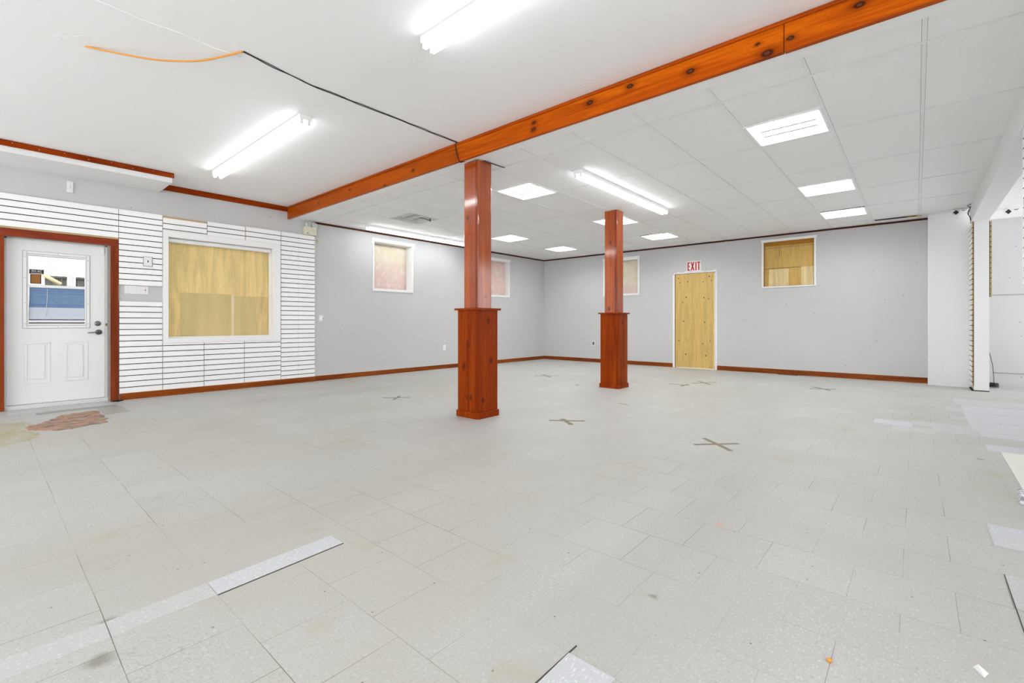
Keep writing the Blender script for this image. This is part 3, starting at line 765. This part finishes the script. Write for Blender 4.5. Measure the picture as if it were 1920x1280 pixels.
child(w4, 'blind_bracket', B((F0, F1 + .02, YW - .05, YW - .018, 2.535, 2.60), bev=.004), M['white'])
# window_5: boarded square window on the back wall
w = wframe('window_5', 'square white framed window boarded with old plywood', (-1.895, YW, 2.18))
bm = B((-2.362, E0, YW - .018, YW, EZ0 - .026, EZ1), (E1, -1.430, YW - .018, YW, EZ0 - .026, EZ1), (E0, E1, YW - .018, YW, EZ0 - .026, EZ0), bev=.003)
box(bm, -2.375, -1.412, YW - .026, YW, EZ1, EZ1 + .052, .006)
child(w, 'casing', bm, M['white'])
child(w, 'jamb', B((E0 - .002, E0 + .004, YW - .001, YW + .09, EZ0, EZ1), (E1 - .004, E1 + .002, YW - .001, YW + .09, EZ0, EZ1), (E0, E1, YW - .001, YW + .09, EZ0 - .002, EZ0 + .004), (E0, E1, YW - .001, YW + .09, EZ1 - .004, EZ1 + .002)), M['plyhead'])
child(w, 'sheathing', B((E0, E1, YW + .055, YW + .08, EZ0, EZ1)), M['plyold'])
child(w, 'header', B((E0 + .004, E1 - .004, YW + .03, YW + .056, 2.545, EZ1 - .004)), M['plyhead'])
child(w, 'ply_or_reflection_patch', B((-2.245, -1.895, YW + .048, YW + .056, EZ0 + .004, 2.080)), M['plypale'], 'pale plywood patch')
child(w, 'ply_or_reflection_patch', B((-1.685, -1.475, YW + .048, YW + .056, EZ0 + .004, 2.100)), M['plypale'], 'pale plywood patch')
child(w, 'seam', B((-2.32, -1.47, YW + .053, YW + .056, 2.096, 2.102), (-2.06, -2.056, YW + .053, YW + .056, 2.30, 2.50), (-2.32, -1.47, YW + .053, YW + .056, 2.508, 2.512)), M['slot'])

# ------------------------------------------------------------------ boarded back door (door_2)
d2 = thing('door_2', 'doorway closed with a tall plywood board under the EXIT sign', 'door', (-3.71, YW, 0), kind='structure')
child(d2, 'plywood_board', B((P0 + .014, P1 - .022, YW + .004, YW + .022, .012, 2.100)), M['plydoor'])
child(d2, 'jamb', B((P0, P0 + .008, YW - .004, YW + .10, 0, PZ), (P1 - .010, P1, YW - .004, YW + .10, 0, PZ), (P0, P1, YW - .004, YW + .1, PZ - .008, PZ)), plain('jamb_brown', (.22, .11, .05), .7, var=.2))
child(d2, 'casing_remains', B((P0 - .045, P0 - .002, YW - .006, YW, 0, 2.10), (P1 + .002, P1 + .040, YW - .008, YW, 0, 2.10), bev=.002), M['white'])
bm = bmesh.new()
rr = random.Random(4)
x = P0 - .02
while x < P1 + .02:
    wd = rr.uniform(.05, .14); box(bm, x, min(x + wd, P1 + .03), YW - rr.uniform(.003, .008), YW, PZ + rr.uniform(-.012, .004), PZ + rr.uniform(.02, .05)); x += wd
child(d2, 'torn_plaster', bm, M['wallw'])

# EXIT sign
s = thing('exit_sign', 'white EXIT sign with red letters above the boarded door', 'sign', (-3.722, YW, 2.265))
child(s, 'panel', B((-3.875, -3.568, YW - .006, YW, 2.155, 2.378)), M['plastic'])
RED = plain('sign_red', (.60, .012, .012), .5, var=.1)
bm = bmesh.new()
def letter(strokes):
    for pts in strokes:
        a = [bm.verts.new((p[0], YW - .0068, p[1])) for p in pts]; b = [bm.verts.new((p[0], YW - .0055, p[1])) for p in pts]
        bm.faces.new(a); bm.faces.new(b[::-1])
        for i in range(len(pts)): bm.faces.new((a[i], b[i], b[(i + 1) % len(pts)], a[(i + 1) % len(pts)]))
def rect(x0, x1, z0, z1): return [(x0, z0), (x1, z0), (x1, z1), (x0, z1)]
zb, zt = 2.170, 2.360
letter([rect(-3.860, -3.832, zb, zt), rect(-3.832, -3.806, zb, zb + .03), rect(-3.832, -3.806, zt - .03, zt), rect(-3.832, -3.808, 2.252, 2.278)])
letter([[(-3.792, zb), (-3.764, zb), (-3.706, zt), (-3.734, zt)], [(-3.734, zb), (-3.706, zb), (-3.764, zt), (-3.792, zt)]])
letter([rect(-3.690, -3.661, zb, zt)])
letter([rect(-3.628, -3.600, zb, zt - .03), rect(-3.648, -3.580, zt - .03, zt)])
child(s, 'lettering', bm, RED)

# ------------------------------------------------------------------ soffit box by the entrance
sb = thing('soffit_box', 'white boxed soffit with a red wooden front strip above the entrance', 'soffit', (-7.5, 0, 2.81))
child(sb, 'box', B((XW, -7.215, -2.6, 1.622, 2.812, ZU), bev=.003), M['wallw'])
child(sb, 'front_strip', B((-7.215, -7.193, -2.6, 1.638, 2.872, 2.933), bev=.006), M['woody'])
for k in range(9):
    bm = bmesh.new(); lathe(bm, [(.004, 0), (.003, .002)], (-7.193, 1.62 - k * .20, 2.903 + .008 * ((k % 2) * 2 - 1)), 'x', 8)
    child(sb, 'nail_head', bm, M['cream'])

# ------------------------------------------------------------------ things on the walls
def onwall(name, label, cat, y, z, x=XW): return thing(name, label, cat, (x, y, z))
XS = XW + .02
s = onwall('wall_switch', 'small square grey rimmed switch with a black toggle on the slatwall', 'switch', 1.492, 1.842, XS)
child(s, 'plate', B((XS, XS + .012, 1.447, 1.538, 1.782, 1.903), bev=.003), M['plastic'])
child(s, 'rim', (lambda bm: (pframe(bm, XS, XS + .009, 1.441, 1.544, 1.776, 1.909, .006), bm)[1])(bmesh.new()), plain('rim_grey', (.25, .25, .26), .5))
child(s, 'toggle', B((XS + .012, XS + .022, 1.487, 1.497, 1.830, 1.858), bev=.002), M['black'])
s = onwall('light_switch_plate', 'wide white five switch plate in the grey band beside the door', 'light switch', 1.375, 1.455)
child(s, 'plate', B((XW, XW + .010, 1.248, 1.503, 1.398, 1.510), bev=.003), M['plastic'])
for k in range(5):
    y = 1.285 + k * .0455
    child(s, 'toggle', B((XW + .010, XW + .020, y - .005, y + .005, 1.445, 1.466), bev=.002), M['plastic'] if k < 4 else plain('toggle_red', (.45, .12, .14), .5), 'reddish toggle' if k == 4 else None)
for k in range(5):
    for dz in (-.038, .03):
        bm = bmesh.new(); lathe(bm, [(.0035, 0), (.0035, .001)], (XW + .010, 1.285 + k * .0455, 1.457 + dz), 'x', 8)
        child(s, 'screw', bm, plain('screw_mid', (.33, .33, .34), .4))
s = onwall('blank_plate', 'white upright cover plate high on the grey wall under the soffit', 'wall plate', .7255, 2.69)
child(s, 'plate', B((XW, XW + .022, .697, .755, 2.617, 2.758), bev=.004), M['plastic'])
for z in (2.70, 2.68):
    bm = bmesh.new(); lathe(bm, [(.004, 0), (.004, .001)], (XW + .022, .727, z), 'x', 8); child(s, 'screw', bm, M['black'])
s = onwall('emergency_light', 'cream emergency lamp with two round heads on top of the slatwall', 'emergency light', 3.715, 2.58)
child(s, 'housing', B((XW, XW + .085, 3.615, 3.815, 2.515, 2.652), bev=.008), M['cream'])
for y in (3.675, 3.782):
    bm = bmesh.new(); lathe(bm, [(.020, 0), (.041, .012), (.043, .045), (.043, .050), (.038, .052), (.034, .046)], (XW + .03, y, 2.690), 'x', 24)
    hd = child(s, 'lamp_head', bm, M['plastic'])
    bm = bmesh.new(); lathe(bm, [(.034, .0465), (.020, .050), (.004, .052)], (XW + .03, y, 2.690), 'x', 20)
    o = child(hd, 'lens', bm, plain('lens_grey', (.55, .55, .56), .15)); o.matrix_parent_inverse = Matrix()
child(s, 'label_plate', B((XW + .085, XW + .0865, 3.640, 3.672, 2.535, 2.545)), M['black'])
bm = bmesh.new(); tube(bm, [(XW + .02, 3.822, 2.64), (XW + .02, 3.824, 2.58), (XW + .02, 3.82, 2.53), (XW + .03, 3.80, 2.505)], .005, 6)
child(s, 'power_cord', bm, M['black'])
s = onwall('thermostat', 'white wall thermostat with round dial beside the slatwall edge', 'thermostat', 3.928, 1.085)
child(s, 'plate', B((XW, XW + .012, 3.890, 3.967, 1.025, 1.145), bev=.003), M['plastic'])
bm = bmesh.new(); lathe(bm, [(.034, .010), (.034, .022), (.028, .032), (.01, .034)], (XW, 3.930, 1.080), 'x', 24)
child(s, 'dial', bm, M['reflect'])
child(s, 'pointer', B((XW + .030, XW + .036, 3.942, 3.956, 1.080, 1.098), bev=.001), plain('pointer_grey', (.2, .2, .2), .5))
s = onwall('wall_outlet', 'white outlet plate low on the grey wall, beside the near pillar', 'outlet', 6.755, .465)
child(s, 'plate', B((XW, XW + .008, 6.715, 6.797, .402, .526), bev=.003), M['plastic'])
for z in (.478, .420): child(s, 'socket', B((XW + .008, XW + .0095, 6.735, 6.777, z, z + .03), bev=.001), M['reflect'])
s = thing('wall_outlet', 'small outlet plate low on the EXIT wall, beside the farther pillar', 'outlet', (-6.28, YW, .48))
child(s, 'plate', B((-6.318, -6.242, YW - .008, YW, .422, .540), bev=.003), M['plastic'])
bm = bmesh.new(); pframe_ = [(-6.306, -6.254, YW - .0095, YW - .007, .440, .522)]
for q in pframe_: box(bm, *q)
child(s, 'socket', bm, plain('outlet_dark', (.10, .10, .10), .5))
tag(obj('wall_scar', (lambda bm: (lathe(bm, [(.022, 0), (.018, .004), (.006, .006)], (XW, 3.862, 2.435), 'x', 7), bm)[1])(bmesh.new()), plain('yellow_foam', (.55, .47, .18), .8)),
    'yellowish plug of filler on the grey wall beside the slatwall top', 'filler')

# ------------------------------------------------------------------ cables
bm = bmesh.new()
pts = [(-4.345, .478, ZU - .004), (-4.20, .66, ZU - .035), (-4.05, .84, ZU - .055), (-3.87, 1.03, ZU - .045), (-3.70, 1.15, ZU - .02), (-3.592, 1.219, ZU - .004)]
def smooth(pts, k=6):
    P_ = [Vector(p) for p in pts]; out = []
    for i in range(len(P_) - 1):
        a, b, c, d = P_[max(i - 1, 0)], P_[i], P_[i + 1], P_[min(i + 2, len(P_) - 1)]
        for s_ in range(k):
            u = s_ / k
            out.append(.5 * ((2 * b) + (c - a) * u + (2 * a - 5 * b + 4 * c - d) * u * u + (3 * b - a - 3 * c + d) * u ** 3))
    out.append(P_[-1]); return out
tube(bm, smooth(pts), .0065, 8)
tag(obj('orange_cable', bm, M['orangecord']), 'orange cord sagging from the plaster ceiling', 'cable')
ck = thing('ceiling_cable', 'thin black cable along the plaster ceiling and down over the beam to the pillar', 'cable', (-3.69, 2.3, ZU))
rr = random.Random(2)
for off in (0, .014):
    pts = [(-3.60 - .09 * min(1, i / 6) + off + rr.uniform(-.006, .006), 1.222 + i * (YB - .03 - 1.222) / 24, ZU - .003) for i in range(25)]
    bm = bmesh.new(); tube(bm, smooth(pts, 3), .0032, 6); child(ck, 'strand', bm, M['black'])
bm = bmesh.new(); tube(bm, smooth([(-3.70, YB - .03, ZU - .004), (-3.712, YB - .040, ZU - .02), (-3.70, YB - .030, 2.83), (-3.675, YB - .026, 2.745), (-3.668, YB + .0, 2.728), (-3.672, YB + .06, Z - .008), (-3.66, YB + .105, Z - .008), (-3.51, YB + .10, Z - .008), (-3.505, YB + .25, Z - .008), (-3.49, YB + .50, Z - .008)]), .0055, 6)
child(ck, 'strand', bm, M['black'])
lw = thing('loose_wires', 'tangle of black wires hanging at the end of the white beam', 'wires', (.6, 9.9, 2.7))
for pts in ([(.60, 9.55, 2.755), (.57, 9.62, 2.745), (.60, 9.70, 2.735)], [(.606, 9.72, 2.75), (.598, 9.76, 2.70), (.590, 9.78, 2.64), (.604, 9.72, 2.58), (.612, 9.705, 2.53)], [(.598, 9.80, 2.72), (.580, 9.78, 2.66), (.602, 9.74, 2.60), (.615, 9.707, 2.55)]):
    bm = bmesh.new(); tube(bm, smooth(pts, 5), .005, 6); child(lw, 'strand', bm, M['black'])
cc = thing('cable_coil', 'coil of black cable on the floor behind the narrow white stub', 'cable', (.905, 10.44, 0))
bm = bmesh.new()
pts = [(.905 + (.055 + .008 * math.sin(k * .7)) * math.cos(k * .35), 10.44 + (.085 + .01 * math.sin(k * .5)) * math.sin(k * .35), .014 + .0006 * k) for k in range(90)]
tube(bm, pts, .009, 6); child(cc, 'coil', bm, M['black'])
bm = bmesh.new(); tube(bm, smooth([(.92, 10.50, .06), (.925, 10.72, .30), (.900, 10.83, .50), (.860, 10.86, .66)]), .004, 6); child(cc, 'cable_tail', bm, M['black'])

# ------------------------------------------------------------------ security cameras
def seccam(label, x, y, zc, ang):
    t = thing('security_camera', label, 'camera', (x, y, zc), rot=(0, 0, ang), group='ceiling security cameras')
    obj('base_plate', B((-.07, .09, -.05, .05, -.012, 0), bev=.003), M['plastic'], t)
    bm = bmesh.new(); tube(bm, smooth([(.0, 0, -.01), (.0, 0, -.03), (-.03, -.02, -.045)]), .009, 8); obj('arm', bm, M['plastic'], t)
    bm = bmesh.new(); box(bm, -.10, -.03, -.075, -.03, -.085, -.03, bev=.006); obj('body', bm, M['plastic'], t)
    bm = bmesh.new(); c0 = Vector((-.065, -.079, -.058)); r = .036
    a = [bm.verts.new(c0 + Vector(q)) for q in ((-r, 0, 0), (0, 0, -r), (r, 0, 0), (0, 0, r))]
    b = [bm.verts.new(v.co + Vector((0, .006, 0))) for v in a]
    bm.faces.new(a); bm.faces.new(b[::-1])
    for i in range(4): bm.faces.new((a[i], b[i], b[(i + 1) % 4], a[(i + 1) % 4]))
    obj('lens_face', bm, M['black'], t)
    bm = bmesh.new(); tube(bm, smooth([(.04, .0, -.014), (.06, .02, -.022), (.085, .0, -.014)]), .004, 6); obj('wire', bm, M['black'], t)
seccam('white security camera with black face on the tiles in front of the white pier', .49, 9.92, Z - .002, .35)
seccam('white security camera with black face on the side room ceiling', 1.05, 10.00, 2.70, .35)

# ------------------------------------------------------------------ floor patches and marks (parts of the floor)
FT = vct_mat('new_vinyl_tile', (.545, .555, .575)); FT2 = vct_mat('new_vinyl_tile_warm', (.51, .512, .505), .35)
def plate(name, pts, m, label, h=.0015, par=floor):
    bm = bmesh.new(); poly(bm, pts, -.001, h); return child(par, name, bm, m, label)
def quad(x0, x1, y0, y1): return [(x0, y0), (x1, y0), (x1, y1), (x0, y1)]
plate('replacement_tile', [(-2.085, .583), (-1.966, .583), (-1.992, 1.098), (-2.106, 1.098)], FT, 'pale narrow strip tile')
plate('replacement_tile', [(-2.072, .279), (-1.958, .279), (-1.966, .580), (-2.085, .580)], FT2, 'pale narrow strip tile')
plate('replacement_tile', [(-2.075, -.02), (-1.955, -.02), (-1.958, .276), (-2.072, .276)], FT2, 'pale narrow strip tile')
plate('replacement_tile', [(-.803, .89), (-.648, .89), (-.648, 1.19), (-.806, 1.19)], FT, 'pale replacement tile')
for q, mm in ((quad(.269, .57, 3.045, 3.347), FT), (quad(.268, .57, 2.42, 2.714), FT2), (quad(-.333, -.034, 5.975, 6.235), FT), (quad(-.178, .118, 5.70, 5.972), FT2), (quad(-.034, .392, 6.10, 6.36), FT2),
          (quad(.118, .42, 5.86, 6.10), FT2), (quad(.43, .72, 5.235, 5.52), FT), (quad(.433, .72, 5.86, 6.10), FT), (quad(.40, 2.5, 6.11, 6.72), FT), (quad(.276, .40, 6.72, 6.95), FT2), (quad(.40, 2.5, 6.73, 7.32), FT), (quad(.26, .41, 7.32, 7.62), FT2), (quad(.41, 2.5, 7.33, 7.95), FT), (quad(.36, 2.5, 7.96, 8.56), FT2)):
    plate('replacement_tile', q, mm, 'pale replacement tile', .0012)
t = NT('tile_backing_red'); co = t.co(); n1 = t.noise(t.vm('MULTIPLY', co, (2, 1, 1)), 6, 5, .7, .8)
c = t.mix(t.rng(n1, .38, .55), (.15, .145, .145), (.46, .265, .18)); c = t.mix(t.rng(t.noise(co, 9, 4, .6), .55, .68), c, (.40, .37, .28))
ed = t.vor(t.vm('ADD', co, t.vm('MULTIPLY', t.noise(co, 4, 4, .7, col=True), (.3, .3, 0))), 5, 'DISTANCE_TO_EDGE').outputs['Distance']; c = t.mix(t.rng(t.math('ABSOLUTE', t.math('SUBTRACT', t.math('FRACT', t.math('DIVIDE', t.math('ADD', t.sep(co)[1], 30 * .3048 - .2776), .3048)), .5)), .494, .5), c, (.08, .07, .06)); c = t.mix(t.rng(ed, .0, .022, .45, 0), c, (.12, .11, .10))
RUST = t.fin(c, .75, .2)
t = NT('yellow_worn_tile'); co = t.co(); n1 = t.noise(t.vm('MULTIPLY', co, (1, 2.5, 1)), 3, 5, .65)
YEL = t.fin(t.mix(t.rng(n1, .35, .65), (.46, .445, .36), (.40, .37, .225)), .6, .3)
plate('worn_area', ragged([(-7.0, -.5), (-6.93, .12), (-6.86, .30), (-6.55, .33), (-6.32, .30), (-6.05, .34), (-5.80, .30), (-5.62, .10), (-5.4, -.5)], .03, 7, 5), YEL, 'yellowed worn tiles', .0011)
plate('exposed_backing', ragged([(-6.55, .29), (-6.66, .42), (-7.08, .58), (-7.14, .84), (-7.10, .88), (-6.60, .885), (-6.20, .86), (-6.10, .58), (-6.10, .47), (-6.30, .30)], .018, 7, 8), RUST, 'broken tiles showing red backing', .0017)
GREY = vct_mat('bare_grey_strip', (.27, .275, .27), .15)
plate('bare_strip', ragged([(-7.28, .40), (-7.42, .41), (-7.47, .62), (-7.48, 1.10), (-7.36, 1.11), (-7.33, .62)], .006, 5, 9), GREY, 'bare grey adhesive strip', .0013)
plate('bare_strip', ragged([(-7.34, .90), (-7.36, 1.13), (-6.80, 1.13), (-6.74, .90)], .01, 4, 11), vct_mat('scuffed_tile', (.36, .355, .32), .2), 'scuffed tile', .0012)
for a, b in ((.20, .492), (.503, .80), (.812, 1.10)): plate('threshold_tile', [(-7.50, a), (-7.50, b), (-7.90, b), (-7.90, a)], FT2, 'pale threshold tile', .0016)
plate('threshold_gap', ragged([(-7.88, .18), (-7.88, 1.11), (-8.0, 1.11), (-8.0, .18)], .012, 6, 12), plain('threshold_dirt', (.11, .115, .09), .9, var=.4, vs=15), None, .0012)
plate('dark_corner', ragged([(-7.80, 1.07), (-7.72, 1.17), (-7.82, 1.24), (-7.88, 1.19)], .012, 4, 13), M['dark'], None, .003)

for q in ([(-1.966, .583), (-1.960, .583), (-1.986, 1.098), (-1.992, 1.098)], [(-.811, 1.02), (-.806, 1.02), (-.803, 1.232), (-.808, 1.232)], [(.265, 2.20), (.268, 2.20), (.268, 2.714), (.265, 2.714)]):
    plate('open_joint', q, plain('joint_dark', (.07, .06, .045), .9), 'dark open tile joint', .0014)
# tape crosses
def strip(bm, a, b, w):
    a, b = Vector((*a, 0)), Vector((*b, 0)); d = (b - a).normalized(); s = Vector((-d.y, d.x, 0)) * w / 2
    n = 6; L, R = [], []
    for i in range(n + 1):
        p = a.lerp(b, i / n); L.append((p + s * random.uniform(.85, 1.12)).to_tuple()[:2]); R.append((p - s * random.uniform(.85, 1.12)).to_tuple()[:2])
    return L + R[::-1]
def cross(label, s1, s2, w=.040):
    pts = [*s1, *s2]; cx = sum(p[0] for p in pts) / 4; cy = sum(p[1] for p in pts) / 4
    t = thing('tape_cross', label, 'tape mark', (cx, cy, 0), group='tape crosses on the floor')
    for k, (a, b) in enumerate((s1, s2)):
        bm = bmesh.new(); poly(bm, strip(bm, a, b, w), .0002 + k * .0009, .0011 + k * .0009); child(t, 'tape_strip', bm, M['tape'])
cross('large brown tape cross on the open floor, biggest of the crosses', ((-1.396, 3.905), (-1.126, 4.185)), ((-1.411, 4.182), (-1.105, 3.906)))
cross('brown tape cross on the floor below the boarded square window', ((-1.242, 8.376), (-.922, 8.55)), ((-1.232, 8.66), (-.96, 8.33)), .05)
cross('worn tape mark between the farther pillar and the tape cross by the boarded door', ((-3.091, 7.513), (-2.778, 7.545)), ((-2.84, 7.35), (-2.834, 7.66)), .05)
cross('brown tape cross on the floor in front of the boarded door', ((-2.84, 7.80), (-2.57, 8.23)), ((-2.85, 8.18), (-2.54, 7.85)), .05)
cross('faded tape cross on the floor between the grey wall and the near pillar', ((-5.428, 3.567), (-5.178, 3.83)), ((-5.182, 3.567), (-5.395, 3.822)))
cross('faded tape cross on the floor just to the right of the near pillar', ((-2.821, 4.036), (-2.582, 3.863)), ((-2.874, 3.883), (-2.58, 4.097)), .05)
cross('faint tape cross deep between the two pillars', ((-5.508, 7.225), (-5.093, 6.945)), ((-5.458, 6.91), (-5.167, 7.282)), .04)
def scrap(name, pts, w, label):
    bm = bmesh.new(); poly(bm, strip(bm, *pts, w), .0002, .0012); tag(obj(name, bm, M['tape']), label, 'tape mark')
scrap('tape_scrap', ((-2.82, 5.27), (-2.68, 5.262)), .03, 'short scrap of brown tape on the floor in front of the farther pillar')
scrap('tape_scrap', ((-4.189, 6.391), (-4.105, 6.352)), .03, 'tiny scrap of brown tape on the floor between the pillars')

# floor register, mat and litter
r = thing('floor_register', 'dark metal floor vent along the baseboard under the boarded square window', 'floor vent', (-1.88, 10.31, 0))
child(r, 'frame', B((-2.05, -1.71, 10.262, 10.355, 0, .004), bev=.001), plain('register_brown', (.06, .045, .03), .5))
bm = bmesh.new()
for k in range(14): box(bm, -2.03 + k * .0225, -2.016 + k * .0225, 10.275, 10.342, .004, .0055)
child(r, 'louvres', bm, M['black'])
mat_o = obj('floor_mat', (lambda bm: (poly(bm, [(.485, 4.02), (.635, 4.02), (.635, 5.25), (.494, 5.226)], .0016, .006), bm)[1])(bmesh.new()), plain('cream_board', (.74, .725, .66), .7, var=.05))
tag(mat_o, 'cream sheet lying on the floor at the picture edge', 'sheet')
bm = bmesh.new(); lathe(bm, [(.002, 0), (.006, .0015), (.0075, .005), (.0055, .009), (.002, .0105)], (-.197, 1.673, .0), n=14)
tag(obj('orange_pellet', bm, plain('pellet_orange', (.78, .30, .02), .5)), 'small orange pellet on the floor tiles', 'litter')
bm = bmesh.new(); va = [bm.verts.new(p) for p in ((.125, 1.925, .001), (.158, 1.918, .001), (.146, 1.886, .001), (.135, 1.91, .022))]
for q in ((0, 1, 3), (1, 2, 3), (2, 0, 3), (0, 2, 1)): bm.faces.new([va[i] for i in q])
tag(obj('paper_scrap', bm, plain('paper_white', (.82, .82, .85), .7)), 'folded white paper scrap on the floor in the bottom right corner', 'litter')
bm = bmesh.new(); poly(bm, [(-.762, 2.434), (-.735, 2.43), (-.728, 2.448), (-.75, 2.452)], 0, .003)
tag(obj('pink_scrap', bm, plain('scrap_pink', (.70, .36, .28), .7)), 'tiny pinkish scrap on the floor tiles', 'litter')
t = NT('hatched_plastic'); co = t.co(); wv = t.n('ShaderNodeTexWave', bands_direction='DIAGONAL'); t.put(wv.inputs['Vector'], co); wv.inputs['Scale'].default_value = 14
HATCH = t.fin(t.mix(t.rng(wv.outputs['Fac'], .4, .6), (.75, .75, .78), (.32, .32, .36)), .5)
bm = bmesh.new(); box(bm, .440, .62, 3.80, 3.93, 0, .062, bev=.008)
for v in bm.verts: v.co += Vector((random.uniform(-.006, .006), random.uniform(-.006, .006), random.uniform(0, .004)))
tag(obj('patterned_wrapper', bm, HATCH), 'crumpled grey patterned wrapper at the end of the cream sheet', 'litter')
struct('trim_5', B((.643, .803, 9.706, 9.716, 0, .014), (.62, .645, 9.71, 10.17, 0, .012)), M['slot'], 'dark gap strip under the narrow white stub', 'trim')
struct('trim_6', B((.93, 2.6, 10.872, 10.88, 1.462, 1.467), (.93, 2.6, 10.872, 10.88, .198, .203)), plain('seam_grey', (.22, .22, .22), .7), 'thin board seams across the side room wall', 'trim')

# ------------------------------------------------------------------ light from the day outside and the camera
wd = bpy.data.worlds.new('World'); scene.world = wd; wd.use_nodes = True
bg = wd.node_tree.nodes['Background']; bg.inputs[0].default_value = (.96, .98, 1.0, 1); bg.inputs[1].default_value = 1.2

cam = bpy.data.cameras.new('camera'); co_ = bpy.data.objects.new('camera', cam); COL.objects.link(co_)
co_.location = (0, 0, EYE); co_.rotation_euler = (PI / 2, 0, .7174)
cam.sensor_width = 36; cam.sensor_fit = 'HORIZONTAL'; cam.lens = 869.41 / 1920 * 36
cam.shift_y = -(640 - 604.565) / 1920
cam.clip_start = .05; cam.clip_end = 200
scene.camera = co_
scene.view_settings.view_transform = 'Standard'; scene.view_settings.look = 'None'
scene.view_settings.exposure = 1.29; scene.view_settings.gamma = 1.0; scene.view_settings.use_curve_mapping = False
scene.cycles.max_bounces = 10; scene.cycles.diffuse_bounces = 6; scene.cycles.glossy_bounces = 4
scene.cycles.use_denoising = True
